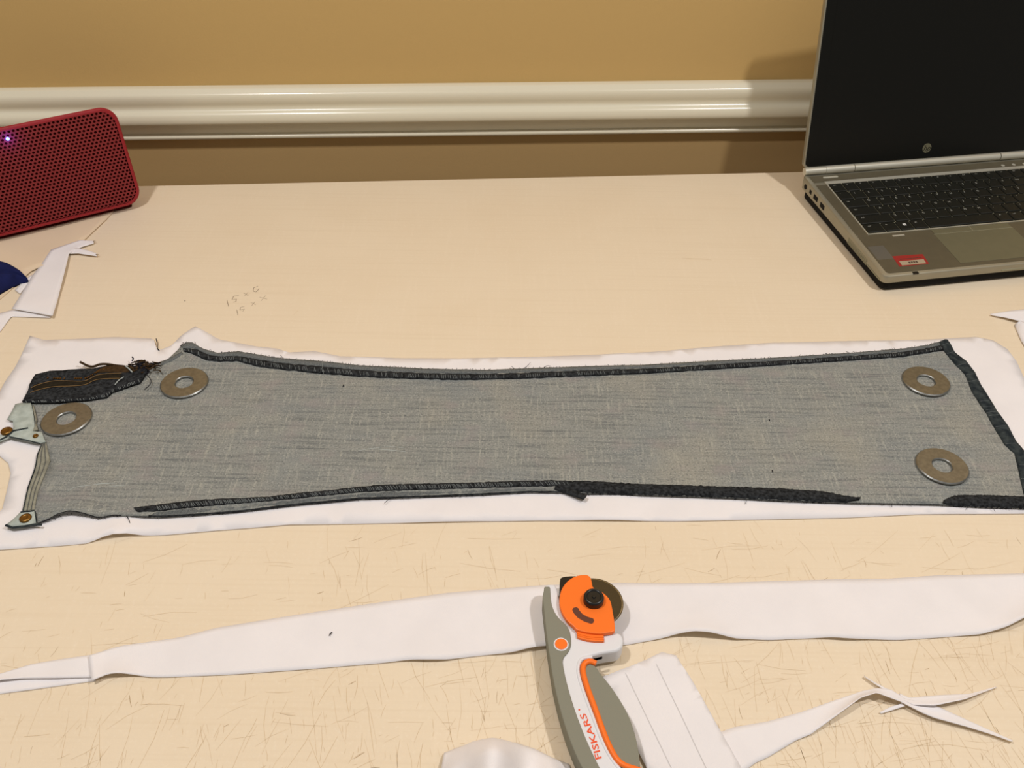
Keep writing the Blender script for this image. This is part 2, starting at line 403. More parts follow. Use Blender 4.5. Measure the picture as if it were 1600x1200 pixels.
# body: lofted rounded shell, front flat, back sloping forward to a thin top
rings = []
for inset, d, topcut in ((1.6, 0, 0), (.4, -1.2, 0), (0, -3.0, 0), (1, -8, 3), (3, -22, 22), (9, -38, 46), (18, -44, 60)):
    R = rrect(inset, SW - inset, inset, SH - inset - topcut, max(6, 20 - inset - topcut * .15))
    rings.append([sp(u, v, d) for u, v in R])
V = [p for R in rings for p in R]; k = len(rings[0]); Fc = []
for i in range(len(rings) - 1):
    for j in range(k): Fc.append((i * k + j, i * k + (j + 1) % k, (i + 1) * k + (j + 1) % k, (i + 1) * k + j))
Fc += [tuple((len(rings) - 1) * k + j for j in range(k))]
# front rim ring and recessed backing plate
inner = [sp(u, v, 0) for u, v in rrect(4.2, SW - 4.2, 4.2, SH - 4.2, 17)]; inner2 = [sp(u, v, -2.6) for u, v in rrect(4.2, SW - 4.2, 4.2, SH - 4.2, 17)]
b0 = len(V); V += inner + inner2
for j in range(k):
    jj = (j + 1) % k
    Fc += [(j, jj, b0 + jj, b0 + j), (b0 + j, b0 + jj, b0 + k + jj, b0 + k + j)]
Fc.append(tuple(b0 + k + j for j in range(k)))
body = obj('body', V, Fc, M['red'], spk); smart(body, 45)
back = [sp(u, v, -2.3) for u, v in rrect(4.3, SW - 4.3, 4.3, SH - 4.3, 17)]
obj('speaker_cloth', back, [tuple(range(k))], M['red_dark'], spk)
pitch = 4.9; hr = 1.75; V = []; Fc = []
LED = onplane(12, 217, PA, sw) - PA; LEDu = LED.dot(su) - U_R; LEDv = LED.dot(sv)
def inside(u, v, x0, x1, y0, y1, r):
    if not (x0 < u < x1 and y0 < v < y1): return False
    cx = min(max(u, x0 + r), x1 - r); cy = min(max(v, y0 + r), y1 - r)
    return math.hypot(u - cx, v - cy) < r
row = 0; y = 3.0
while y < SH:
    x = 3.0 + (pitch / 2 if row % 2 else 0)
    while x < SW:
        if inside(x, y, 3.6, SW - 3.6, 3.6, SH - 3.6, 17.5):
            b = len(V); R = pitch / math.sqrt(3)
            for j in range(6):
                a = math.radians(30 + 60 * j); V.append(sp(x + R * math.cos(a), y + R * math.sin(a), -.35))
            for dd in (-.35, -1.4):
                for j in range(6):
                    a = math.radians(30 + 60 * j); V.append(sp(x + hr * math.cos(a), y + hr * math.sin(a), dd))
            for j in range(6):
                jj = (j + 1) % 6; Fc += [(b + j, b + jj, b + 6 + jj, b + 6 + j), (b + 6 + j, b + 6 + jj, b + 12 + jj, b + 12 + j)]
        x += pitch
    y += pitch * math.sqrt(3) / 2; row += 1
obj('grille', V, Fc, M['red_mesh'], spk, label='red hexagon-perforated speaker grille')
V = [sp(LEDu + 2.0 * math.cos(a), LEDv + 2.0 * math.sin(a), d) for d in (-.3, .25) for a in np.linspace(0, 2 * math.pi, 12, endpoint=False)]
obj('indicator_light', V, [tuple(range(12, 24))] + [(i, (i + 1) % 12, 12 + (i + 1) % 12, 12 + i) for i in range(12)], M['led'], spk, label='glowing blue indicator light')
ll = bpy.data.lights.new('indicator_glow', 'POINT'); ll.energy = .012; ll.color = (.12, .08, 1); ll.shadow_soft_size = .001
lo = bpy.data.objects.new('indicator_glow', ll); COL.objects.link(lo); lo.location = sp(LEDu, LEDv, 8) * MM
def spb(u, d, z): q = sp(u, 0, d); return Vector((q.x, q.y, z))
V = [spb(u, d, z) for z in (.9, 12) for u, d in ((14, -10), (SW - 14, -10), (SW - 18, -30), (18, -30))]
obj('under_shade_bar', V, [(3, 2, 1, 0), (4, 5, 6, 7), (0, 1, 5, 4), (1, 2, 6, 5), (2, 3, 7, 6), (3, 0, 4, 7)], M['red_dark'], spk)  # added support bar, coloured dark for the shade under the speaker

# ------------------------------------------------------------------ laptop (local mm, origin = front left corner)
LYAW = 0.181735; LW, LD = 340.0, 232.0
lap = mkthing('laptop', (423.97, 862.53, 0), 'open silver laptop with black screen and black keyboard', 'laptop', rotz=LYAW)
def hz(y): return 23.5 + 7.0 * y / LD
def onbase(P, h0, h1):
    n = len(P); V = [(x, y, hz(y) + h0) for x, y in P] + [(x, y, hz(y) + h1) for x, y in P]
    return V, [tuple(range(n))[::-1], tuple(range(n, 2 * n))] + [(i, (i + 1) % n, n + (i + 1) % n, n + i) for i in range(n)]
def rect(x0, x1, y0, y1): return [(x0, y0), (x1, y0), (x1, y1), (x0, y1)]
# base shell: outline loops, chamfered below
loops = []
for inset, z in ((3.5, 'b'), (.6, 'm'), (0, 'u'), (.5, 't'), (1.6, 'T')):
    R = rrect(inset, LW - inset, inset, LD - inset * .6, 7, 5)
    L = []
    for x, y in R:
        t = hz(y); L.append((x, y, {'b': 11.5, 'm': 13.5, 'u': t - 2.5, 't': t - .7, 'T': t}[z]))
    loops.append(L)
V = [p for L in loops for p in L]; k = len(loops[0]); Fc = [tuple(range(k))[::-1], tuple(range(4 * k, 5 * k))]
for i in range(4):
    for j in range(k): Fc.append((i * k + j, i * k + (j + 1) % k, (i + 1) * k + (j + 1) % k, (i + 1) * k + j))
base = smart(obj('base', V, Fc, M['silver'], lap), 40)
V, Fc = onbase(rrect(6, LW - 6, 5, 84, 4, 4), 0, .25); obj('palm_rest', V, Fc, M['silver_dark'], lap)
V, Fc = join([onbase(rect(6, 20.5, 84, 202), 0, .25), onbase(rect(LW - 20.5, LW - 6, 84, 202), 0, .25), onbase(rect(6, LW - 6, 208.5, 224), 0, .25)])
obj('deck', V, Fc, M['silver_dark'], lap)
V, Fc = prism(rrect(3.5, LW - 3.5, 3.5, LD - 6, 8, 4), 3.0, 11.6); obj('bottom_cover', V, Fc, M['blackmatte'], lap)  # laptop underside, its black also stands for the shade in the gap
for x in (16, LW - 40):
    for y in (14, LD - 26):
        V, Fc = prism(rrect(x, x + 24, y, y + 10, 4, 3), 0.1, 3.6); obj('rubber_foot', V, Fc, M['blackmatte'], lap)
KX, KY = 21.2, 84.2; KW = 19.0 * 15.45; KT = 201.5
V, Fc = onbase(rrect(KX, KX + KW, KY, KT, 3, 3), 0, .35); obj('keyboard_tray', V, Fc, M['tray'], lap)
fr = []
for a in (rect(KX - 1.1, KX, KY - 1, KT + 7), rect(KX + KW, KX + KW + 1.1, KY - 1, KT + 7), rect(KX - 1.1, KX + KW + 1.1, KY - 1.3, KY), rect(KX, KX + KW, KT + .2, KT + 7)): fr.append(onbase(a, 0, 1.0))
V, Fc = join(fr); obj('keyboard_frame', V, Fc, M['silver_light'], lap)
keymesh = {}
def key(x, y, wd, dp, legend=None, lmat='legend', lpos=None):
    g = .85; kk = (round(wd, 2), round(dp, 2))
    if kk not in keymesh:
        a, b = (wd / 2 - g) * MM, (dp / 2 - g) * MM; t = .9 * MM; h = 1.9 * MM
        Vv = [(-a, -b, 0), (a, -b, 0), (a, b, 0), (-a, b, 0), (-a, -b, h * .7), (a, -b, h * .7), (a, b, h * .7), (-a, b, h * .7), (-a + t, -b + t, h), (a - t, -b + t, h), (a - t, b - t, h), (-a + t, b - t, h)]
        me = bpy.data.meshes.new('key'); me.from_pydata(Vv, [], [(0, 1, 5, 4), (1, 2, 6, 5), (2, 3, 7, 6), (3, 0, 4, 7), (4, 5, 9, 8), (5, 6, 10, 9), (6, 7, 11, 10), (7, 4, 8, 11), (8, 9, 10, 11)]); me.update()
        me.materials.append(M['key']); keymesh[kk] = me
    cx, cy = x + wd / 2, y + dp / 2
    o = bpy.data.objects.new('key', keymesh[kk]); COL.objects.link(o); o.parent = lap
    o.location = Vector((cx, cy, hz(cy) + .35)) * MM; o.rotation_euler = (math.atan2(7.0, LD), 0, 0)
    if legend:
        if legend == '#win':
            Vv, Ff = join([([(i * 2.1 + s, j * 2.1 + s * 0, 0), (i * 2.1 + 1.8, j * 2.1, 0), (i * 2.1 + 1.8, j * 2.1 + 1.8, 0), (i * 2.1, j * 2.1 + 1.8, 0)], [(0, 1, 2, 3)]) for i in (-1, 0) for j in (-1, 0) for s in (0,)])
        else: Vv, Ff = text_mesh(legend, 4.6 if len(legend) == 1 else 2.9)
        lx, ly = lpos if lpos else (-wd / 2 + 5.2, dp / 2 - 6.0)
        if len(legend) > 1 and legend[0] != '#' and not lpos: lx = -wd / 2 + 4.5 + len(legend) * .7; ly = dp / 2 - 5.5 if dp > 15 else 0
        if legend == '#win': lx, ly = 0, 1
        me = bpy.data.meshes.new('legend'); me.from_pydata([((v[0] + lx) * MM, (v[1] + ly) * MM, 1.96 * MM) for v in Vv], [], Ff); me.update(); me.materials.append(M['legend_white' if legend == '#win' else lmat])
        l = bpy.data.objects.new('legend', me); COL.objects.link(l); l.parent = o
def krow(y, dp, items, x0=KX + .4):
    x = x0
    for wd, lg in items: key(x, y, wd, dp, lg); x += wd
u = 19.0
ry = [KY + .5 + i * 19.05 for i in range(5)]
krow(ry[0], 19, [(24, 'ctrl'), (u, 'fn'), (u, '#win'), (u, 'alt'), (5 * u, None), (u, 'alt'), (u, 'ctrl'), (u, '\u2190'), (u, '\u2191'), (u, '\u2192'), (u * .85, 'end')])
krow(ry[1], 19, [(46, 'shift')] + [(u, c) for c in 'ZXCVBNM,./'] + [(KW - 46 - 10 * u - .8, 'shift')])
krow(ry[2], 19, [(35, 'caps')] + [(u, c) for c in "ASDFGHJKL;'"] + [(KW - 35 - 11 * u - .8, 'enter')])
krow(ry[3], 19, [(29, 'tab')] + [(u, c) for c in 'QWERTYUIOP[]'] + [(KW - 29 - 12 * u - .8, '\\')])
krow(ry[4], 19, [(u, '`')] + [(u, c) for c in '1234567890-='] + [(KW - 13 * u - .8, 'bksp')])
krow(ry[4] + 19.05, KT - (ry[4] + 19.05) - .4, [((KW - .8) / 16, c) for c in ['esc'] + ['f%d' % i for i in range(1, 13)] + ['ins', 'del', 'home']])
# touchpad with its button bar
V, Fc = onbase(rect(102, 205, 72.5, 82), .2, .8); obj('touchpad_button', V, Fc, M['pad'], lap, bevel=.3)
V, Fc = onbase(rect(101, 206, 11, 71.6), .2, .6); obj('touchpad', V, Fc, M['pad'], lap, bevel=.2)
V, Fc = join([onbase(rect(101, 206, 71.6, 72.4), .2, .45), onbase(rect(152.6, 153.2, 72.5, 82), .2, .86)]); obj('touchpad_groove', V, Fc, M['tray'], lap)
V, Fc = onbase([(26.5, 15.5), (64, 15.8), (66, 35), (28, 36.3)], .2, .4); st = obj('sticker', V, Fc, M['sticker_red'], lap, label='red sticker with pale label')
V, Fc = onbase([(30.5, 17), (61, 17.2), (62, 25), (31.2, 25.4)], .35, .5); obj('sticker_label', V, Fc, M['sticker_white'], st)
V, Fc = join([onbase(rect(x, x + 2.2, 19.5, 22.8), .45, .56) for x in (41, 44, 47, 50)] + [onbase(rect(x, x + 3.4, 28.5, 29.6), .35, .46) for x in range(34, 60, 4)])
obj('sticker_print', V, Fc, M['sticker_print'], st)
V, Fc = onbase(rect(8, 28, 32, 59), .2, .36); obj('sticker', V, Fc, M['sticker_silver'], lap, label='worn clear sticker')
V, Fc = onbase(rect(49, 64.5, 75, 77.6), .2, .7); obj('indicator', V, Fc, M['silver_light'], lap, bevel=.3)
V, Fc = onbase(rrect(23, 44, 217, 220.4, 1.5, 3), .2, .9); obj('power_button', V, Fc, M['silver_light'], lap)
for x in (281, 297, 313):
    V, Fc = onbase(rrect(x - 2.5, x + 2.5, 211.5, 216.5, 2.4, 3), .2, .6); obj('indicator', V, Fc, M['silver_light'], lap)
V, Fc = box(36, 43, .3, 4, 19, 23.85); obj('latch', V, Fc, M['black'], lap)
V, Fc = box(150, 192, -.3, 2, 14.5, 17.5); obj('front_slot', V, Fc, M['tray'], lap, bevel=.9)
# ports on the left side
def port(y0, y1, z0, z1, nm='port'):
    V, Fc = box(-.25, 3, y0, y1, z0, z1); obj(nm, V, Fc, M['blackmatte'], lap)
cyv = [( -.3, 217 + 3.4 * math.cos(a), 20 + 3.4 * math.sin(a)) for a in np.linspace(0, 2 * math.pi, 14, endpoint=False)] + [(2, 217 + 3.4 * math.cos(a), 20 + 3.4 * math.sin(a)) for a in np.linspace(0, 2 * math.pi, 14, endpoint=False)]
obj('power_socket', cyv, [tuple(range(14))] + [(i, (i + 1) % 14, 14 + (i + 1) % 14, 14 + i) for i in range(14)], M['blackmatte'], lap)
port(199, 204, 18.5, 23.5); port(180, 191, 18, 24); port(160, 171, 17.5, 23.5)
V, Fc = join([box(-.15, 3, y, y + 1.0, 13, 21) for y in np.arange(40, 90, 2.2)]); obj('side_vent', V, Fc, M['tray'], lap, kind='stuff')
V, Fc = box(-.2, 3, 8, 38, 14, 15.2); obj('card_slot', V, Fc, M['tray'], lap)
# hinge barrel segments
HY, HZ = 231.0, 35.0
def barrel(x0, x1, r, m, nm='hinge'):
    nseg = 16; A = np.linspace(0, 2 * math.pi, nseg, endpoint=False)
    V = [(x0, HY + r * math.cos(a), HZ + r * math.sin(a)) for a in A] + [(x1, HY + r * math.cos(a), HZ + r * math.sin(a)) for a in A]
    smart(obj(nm, V, [tuple(range(nseg))[::-1], tuple(range(nseg, 2 * nseg))] + [(i, (i + 1) % nseg, nseg + (i + 1) % nseg, nseg + i) for i in range(nseg)], m, lap), 40)
barrel(1, 30, 5.0, M['silver_light']); barrel(30.2, 70, 5.3, M['silver_light']); barrel(71.2, 283, 5.0, M['silver_light']); barrel(284.2, LW - 1, 5.3, M['silver_light'])
# lid, leaning 12 degrees back
LT = math.radians(12)
def lid(x, v, d): return (x, HY + 2 + v * math.sin(LT) - d * math.cos(LT), HZ + 1 + v * math.cos(LT) + d * math.sin(LT))
R = rrect(0, LW, 2, 232, 7, 5)
V = [lid(x, v, -7) for x, v in R] + [lid(x, v, 0) for x, v in R]; k = len(R)
ld = obj('lid', V, [tuple(range(k))[::-1], tuple(range(k, 2 * k))] + [(i, (i + 1) % k, k + (i + 1) % k, k + i) for i in range(k)], M['silver'], lap, bevel=1)
R = rrect(2, LW - 2, 4, 230, 6, 5); V = [lid(x, v, .02) for x, v in R] + [lid(x, v, .8) for x, v in R]
obj('bezel', V, [tuple(range(k))[::-1], tuple(range(k, 2 * k))] + [(i, (i + 1) % k, k + (i + 1) % k, k + i) for i in range(k)], M['glass'], ld)
R = rect(15, LW - 15, 38, 214); V = [lid(x, v, .5) for x, v in R] + [lid(x, v, .95) for x, v in R]
obj('screen', V, [(0, 1, 2, 3)[::-1], (4, 5, 6, 7)] + [(i, (i + 1) % 4, 4 + (i + 1) % 4, 4 + i) for i in range(4)], M['glass'], ld)
cx, cv = 173.5, 17.5
V = [lid(cx + 6.3 * math.cos(a), cv + 6.3 * math.sin(a), d) for d in (.7, 1.0) for a in np.linspace(0, 2 * math.pi, 24, endpoint=False)]
lg = obj('logo', V, [tuple(range(24, 48))] + [(i, (i + 1) % 24, 24 + (i + 1) % 24, 24 + i) for i in range(24)], M['pad'], ld, label='round logo on the lower bezel')
tv, tf = text_mesh('hp', 10.5, .28)
obj('logo_letters', [lid(cx + v[0], cv + v[1] - .3, 1.08) for v in tv], tf, M['glass'], lg)

# ------------------------------------------------------------------ white lining under the denim
P = [(47, 525), (69, 531.5), (120, 530), (180, 527), (236, 529), (242, 535), (246, 548), (252, 547), (267, 540.5), (282, 527), (306, 513.5), (326, 522), (344, 531), (402, 542), (432, 545), (452, 551), (492, 549), (532, 557),
     (630, 560), (720, 560), (825, 558), (920, 555), (1020, 550), (1112, 542), (1206, 536), (1337, 533), (1450, 531), (1525, 527), (1551, 532), (1574, 546), (1588, 566), (1600, 596), (1622, 640), (1640, 720), (1646, 800),
     (1600, 802.5), (1431, 804), (1319, 809), (1187, 812), (1056, 814.5), (971, 814), (842, 813.5), (712, 816), (560, 818.5), (453, 820), (406, 824), (346, 828.5), (260, 836), (200, 838), (179, 840), (162, 842.5), (135, 849), (91, 853), (0, 859), (-60, 864),
     (-70, 812), (-8, 806), (4, 796), (11, 768), (17, 740), (13, 724), (0, 713), (-60, 702), (-40, 650), (0, 616), (16, 590), (32.5, 557)]
V, Fc = cloth(P, 1.0, .7, 10, zf=bumps([(185, 840, 26, 5), (246, 540, 14, 4), (306, 515, 30, 3), (950, 815, 40, 1.5), (700, 818, 50, 1.2), (20, 600, 30, 3), (1590, 600, 60, 2)], .8, 55, 2))
obj('lining_cloth', V, Fc, M['white_cloth'], loc=at(800, 700), smooth=True, label='white cotton lining cloth spread under the denim piece', cat='cloth')

# ------------------------------------------------------------------ denim trouser piece
den = mkthing('denim_piece', at(800, 680), 'cut-out jeans leg panel turned inside out on white cloth', 'denim')
TOP = [(284, 541), (290, 535.5), (300, 535), (318, 545), (340, 551.5), (372, 549), (400, 553), (430, 558.5), (470, 562), (500, 564), (565, 571), (662, 576), (760, 578), (857, 574.5), (922, 572), (1010, 570), (1112, 564), (1225, 558), (1337, 550.5), (1412, 544.5), (1450, 539), (1473, 532)]
TOPB = [(288, 549), (297, 551), (312.5, 559), (326, 563.5), (345, 565), (371, 564), (402.5, 573), (447.5, 578.5), (504, 584), (560, 588.5), (597, 590.5), (695, 593.6), (792, 592.7), (857, 590), (922, 587.5), (1010, 584), (1112, 577.5), (1225, 570), (1337, 562.5), (1412, 557), (1474, 547.5)]
BOT = [(1615, 796), (1600, 794.4), (1525, 792), (1465, 789), (1390, 787.5), (1319, 786), (1225, 783), (1150, 779), (1075, 776), (1000, 773.6), (971, 771.7), (919.5, 772), (879, 770), (827, 769), (741, 773.7), (626, 778), (560, 780), (465, 789), (370, 800), (299, 805.5), (251, 808), (204, 807)]
LEFT = [(190, 806), (179, 805), (154, 809), (130, 805), (110.5, 803), (91, 806), (75, 812), (66, 815), (57, 820), (22, 822), (33, 802), (54, 794), (60, 761), (67, 744), (78, 720), (70, 690), (54, 674), (48, 632), (58, 606), (120, 596), (180, 585), (230, 573), (262, 561.5)]
HEMO = [(1476, 530), (1480, 529.5), (1486, 538), (1492, 550.5), (1510, 564), (1523.5, 582), (1534, 603), (1546, 622), (1558, 642), (1576, 666), (1588, 690), (1600, 703.5), (1612, 724), (1618, 760), (1619, 796)]
HEMI = [(1466, 535), (1470, 541), (1474, 548), (1492, 570), (1507, 585), (1519, 615), (1540, 645), (1555, 672), (1570, 696), (1585, 709.5), (1589.5, 729), (1595.5, 756), (1601, 778), (1604, 796)]
zd = bumps([(118, 803, 26, 4), (150, 640, 60, .8), (300, 690, 90, .6), (900, 765, 40, .6)], .6, 40, 5)
P = TOP + HEMO[2:-1] + BOT + LEFT
V, Fc = cloth(P, 3.1, .9, 9, zf=zd, jag=.25)
obj('panel', V, Fc, M['denim'], den, smooth=True)
def prof_h(z0, h): return lambda u, v: z0 + h * (1 - (2 * v - 1) ** 4) + .35 * noise.noise(Vector((u * 60, v * 2, z0)))
MID = [(Vector((a[0], a[1], 0)).lerp(Vector((b[0], b[1], 0)), .42)).to_tuple() for a, b in zip(resample([(*p, 0) for p in TOP], 60), resample([(*p, 0) for p in TOPB], 60))]
V, Fc = ribbon(TOP, MID, 320, 4, prof_h(3.4, .8), 1.0, jit=.9, seed=1); obj('selvage', V, Fc, M['selvage'], den, smooth=True, label='frayed grey selvage along the upper edge')
V, Fc = ribbon(MID, TOPB, 320, 6, prof_h(3.6, 2.0), 1.6, jit=1.1, seed=2); ts = obj('seam', V, Fc, M['navy_denim'], den, smooth=True, label='dark overlocked seam along the upper edge')
V, Fc = ribbon(HEMI, HEMO, 120, 6, prof_h(3.4, 2.0), 1.6, jit=.9, seed=3); hm = obj('hem', V, Fc, M['hem'], den, smooth=True, label='dark folded trouser hem')
BL_T = [(208.5, 793), (239, 789), (299, 782), (346, 778.7), (417.5, 776), (465, 770), (512.5, 766), (560, 760.5), (597.5, 757), (712.5, 754.4), (799, 751.6), (865, 750), (885, 751)]
BL_B = [(216, 800), (244, 799.5), (299, 793), (379.5, 787), (465, 779), (560, 769.5), (597.5, 767.5), (712, 764), (827.5, 760.5), (870, 760), (890, 763)]
V, Fc = ribbon(BL_T, BL_B, 280, 5, prof_h(3.4, 1.8), 1.5, jit=1.0, seed=4); bs = obj('seam', V, Fc, M['navy_denim'], den, smooth=True, label='dark overlocked seam along the lower edge')
BS = [(232, 807), (251, 807.5), (299, 805), (370, 799.5), (465, 788.5), (560, 779.5), (626, 777.5), (741, 773), (827, 768.5), (879, 769)]
V, Fc = ribbon(BL_B[1:], BS, 200, 3, prof_h(3.1, .5), .8); obj('selvage', V, Fc, M['selvage'], den, smooth=True, label='grey selvage along the lower edge')
BE = [(x, y - 2.2) for x, y in BS]; V, Fc = ribbon(BE, [(x, y + .4) for x, y in BS], 200, 3, prof_h(3.3, .9), .9); obj('edge_binding', V, Fc, M['navy_denim'], den, smooth=True)
V, Fc = ribbon([(868, 757), (890, 762), (917, 774)], [(866, 765), (890, 772), (912, 780)], 24, 4, lambda u, v: 3.8 + 3.2 * u + .8 * (1 - (2 * v - 1) ** 2), 1.2); obj('seam_end', V, Fc, M['navy_denim'], den, smooth=True)
BR_T = [(868, 750), (914, 750.5), (1000, 756), (1112, 759), (1225, 763), (1285, 767), (1322, 774.5), (1345, 777)]
BR_B = [(876, 768), (919, 771), (1000, 772.5), (1075, 775), (1150, 778), (1225, 782), (1300, 785), (1322, 785), (1343, 781)]
V, Fc = ribbon(BR_T, BR_B, 220, 6, prof_h(3.4, 2.2), 1.6, jit=1.2, seed=5); obj('seam', V, Fc, M['navy_denim'], den, smooth=True, label='dark fuzzy seam allowance on the lower right edge')
V, Fc = ribbon([(1474, 782), (1482, 777), (1495, 773.4), (1540, 773), (1608, 775.5)], [(1475, 787), (1490, 790), (1525, 791.5), (1608, 794.5)], 90, 6, prof_h(3.4, 2.2), 1.6, jit=1.2, seed=6)
obj('seam', V, Fc, M['navy_denim'], den, smooth=True, label='short dark seam piece beside the hem')
# overlock stitch loops
def stitches(A, B, nn, z, m, parent, lean=.5, r=.28, skip=.25, seed=1, lo=.15, hi=.9):
    rnd = random.Random(seed); A = resample([(*p[:2], 0) for p in A], nn); B = resample([(*p[:2], 0) for p in B], nn); S = []
    for i in range(nn - 1):
        if rnd.random() < skip: continue
        a = A[i].lerp(B[i], lo + rnd.uniform(-.05, .05)); b = A[i + 1].lerp(B[i + 1], hi); a = a.lerp(A[i + 1].lerp(B[i + 1], lo), lean * rnd.random())
        p, q = at(a.x, a.y, z), at(b.x, b.y, z); md = (p + q) / 2 + Vector((0, 0, .35)); S.append(tube([p, md, q], r, 4))
    V, Fc = join(S); return obj('stitching', V, Fc, m, parent, kind='stuff')
stitches(MID, TOPB, 460, 5.55, M['stitch'], ts, skip=.5, seed=2, r=.2, lean=1.5, lo=.2, hi=.75)
stitches(BL_T[1:], BL_B[1:], 260, 5.25, M['stitch'], bs, skip=.3, seed=3, lean=1.6, lo=.22, hi=.8, r=.2)
stitches([(x, y) for x, y in BL_B[1:]], BS, 300, 3.8, M['stitch'], bs, skip=.3, seed=4, lo=.1, hi=.6, r=.16)
stitches(HEMI, HEMO, 60, 5.2, M['selvage'], hm, skip=.72, seed=8, lo=.1, hi=.9, r=.2)
# frayed threads along the raw edges
def fray(path, nn, seed, up=1, L=(1, 4)):
    rnd = random.Random(seed); P = resample([(*p[:2], 0) for p in path], nn); S = []
    for i in range(1, nn - 1):
        if rnd.random() < .35: continue
        p = at(P[i].x + rnd.uniform(-2, 2), P[i].y, 3.2); d = Vector((rnd.uniform(-.9, .9), up * rnd.uniform(.4, 1), 0)).normalized(); l = rnd.uniform(*L)
        if rnd.random() < .03: l *= 3
        S.append(tube([p - d, p + d * l * .5 + Vector((0, 0, rnd.uniform(0, .8))), p + d * l + Vector((rnd.uniform(-1, 1), 0, rnd.uniform(-.5, .6)))], .22, 4))
    return S
S = fray(TOP, 330, 1, 1, (.5, 2.2)) + fray(BOT, 300, 2, -1, (.5, 2.0)) + fray(LEFT[:10], 60, 3, -1, (.5, 2.5)) + fray([(284, 549), (283, 541), (290, 535)], 24, 4, 1, (1, 3)) + fray([(1345, 777), (1330, 784)], 10, 5, 1, (1, 3)) + fray([(1474, 783), (1490, 790)], 10, 6, -1, (1, 3))
V, Fc = join(S); obj('frayed_threads', V, Fc, M['lint'], den, kind='stuff')
E = [stroke(resample([at(x, y, 3.3) for x, y in L], 90), wd, 3.3, zd) for L, wd in ((BOT, .9), (LEFT[:9], 1.2), ([(54, 794), (60, 761), (67, 744), (79, 720)], .8))]
V, Fc = join(E); obj('raw_edge', V, Fc, M['navy_denim'], den)
# loose threads
def thr(P, r, m, z=4, nm='loose_thread', amp=0):
    W = chaikin([at(x, y, z + amp * math.sin(i * 1.3)) for i, (x, y) in enumerate(P)], 2, False); V, Fc = tube(W, r, 5, True); return obj(nm, V, Fc, m, den)
thr([(820, 575), (825, 571), (829, 566)], .4, M['lint']); thr([(850, 574), (855, 571), (861, 572)], .4, M['lint']); thr([(198, 806), (201, 811), (203, 817)], .5, M['lint'])
thr([(601, 786), (606, 781), (612, 778)], .35, M['lint']); thr([(66, 815), (80, 811), (92, 808)], .5, M['lint']); thr([(504, 565), (504, 575), (506, 585)], .2, M['threadlight'], 5.5)
# fly with zip, upper left
FLYP = [(35, 628), (44, 611), (46, 603), (55, 585), (78, 580), (146, 576), (162, 573), (195, 571), (222, 572), (232, 578), (227, 584), (218, 597), (195, 605), (175.5, 612), (166, 620), (138, 625), (81, 628.5)]
V, Fc = cloth(FLYP, 6.5, 3.0, 6, zf=lambda x, y: 1.0 * noise.noise(Vector((x / 14, y / 9, 3))) + .6, jag=.3); fly = obj('fly', V, Fc, M['navy_denim'], den, smooth=True, label='dark fly facing with gold stitching and zip')
c4 = lambda L: [(x / 6.154, 520 + y / 6.154) for x, y in L]
for L, r in ((c4([(300, 530), (340, 505), (500, 460), (650, 462), (800, 470), (860, 445), (920, 408), (1030, 392), (1170, 388)]), .35), (c4([(290, 575), (340, 555), (500, 515), (700, 512), (830, 500), (900, 455), (1000, 440), (1150, 438)]), .35)):
    V, Fc = tube(chaikin([at(x, y, 7.9) for x, y in L], 2, False), r, 5); obj('gold_stitching', V, Fc, M['gold'], fly)
tz = resample([(*p, 0) for p in c4([(420, 432), (600, 440), (830, 438), (900, 400), (960, 360), (1060, 345)])], 34)
rnd = random.Random(4); S = []
for i, p in enumerate(tz):
    if rnd.random() < .3: continue
    c = at(p.x, p.y, 8.0); S.append(box(c.x - .5, c.x + .5, c.y - .9, c.y + .9, 7.4, 8.5))
V, Fc = join(S); obj('zip_teeth', V, Fc, M['brass'], fly, kind='stuff')
V, Fc = ribbon(c4([(900, 380), (1000, 320), (1090, 300), (1200, 312), (1240, 330)]), c4([(900, 395), (1000, 380), (1100, 385), (1200, 388), (1240, 380)]), 30, 5, prof_h(7, 1.4), 1.5); obj('zip_tape', V, Fc, M['brown'], fly, smooth=True)
V, Fc = tube(chaikin([at(x, y, z) for (x, y), z in zip(c4([(770, 280), (850, 322), (900, 328), (960, 300), (1050, 302), (1110, 315)]), (9, 6, 5, 7, 8, 8))], 2, False), 1.3, 6); obj('zip_cord', V, Fc, M['brown'], fly, smooth=True)
rnd = random.Random(21); S = []
for i in range(46):
    x0 = rnd.uniform(1215, 1480); y0 = rnd.uniform(275, 370) - (x0 - 1215) * .02; L = []
    a = rnd.uniform(-.5, .5)
    for k in range(5):
        L.append(at(x0 / 6.154, 520 + y0 / 6.154, 4.5 + rnd.uniform(0, 5))); a += rnd.uniform(-.8, .8); x0 += 22 * math.cos(a); y0 += 14 * math.sin(a)
        x0 = min(x0, 1545); y0 = min(max(y0, 255), 385)
    S.append(tube(chaikin(L, 1, False), rnd.uniform(.5, 1.1), 5))
V, Fc = join(S[:28]); obj('frayed_end', V, Fc, M['brown'], fly, smooth=True)
V, Fc = join(S[28:]); obj('frayed_end', V, Fc, M['lint'], fly, smooth=True)
V, Fc = ribbon(c4([(320, 500), (500, 456), (830, 462), (920, 404), (1160, 386)]), c4([(320, 556), (500, 514), (830, 500), (920, 446), (1160, 438)]), 60, 4, prof_h(7.3, .3), .8); obj('zip_backing', V, Fc, M['zipband'], fly, smooth=True)
V, Fc = tube([at(x, y, 9.5) for x, y in c4([(1205, 318), (1240, 345), (1272, 378)])], .7, 5); obj('loose_thread', V, Fc, M['threadlight'], fly)
V, Fc = tube(chaikin([at(x, y, 7) for x, y in c4([(1390, 385), (1450, 440), (1455, 490), (1390, 545)])], 2, False), .4, 5); obj('loose_thread', V, Fc, M['lint'], fly)
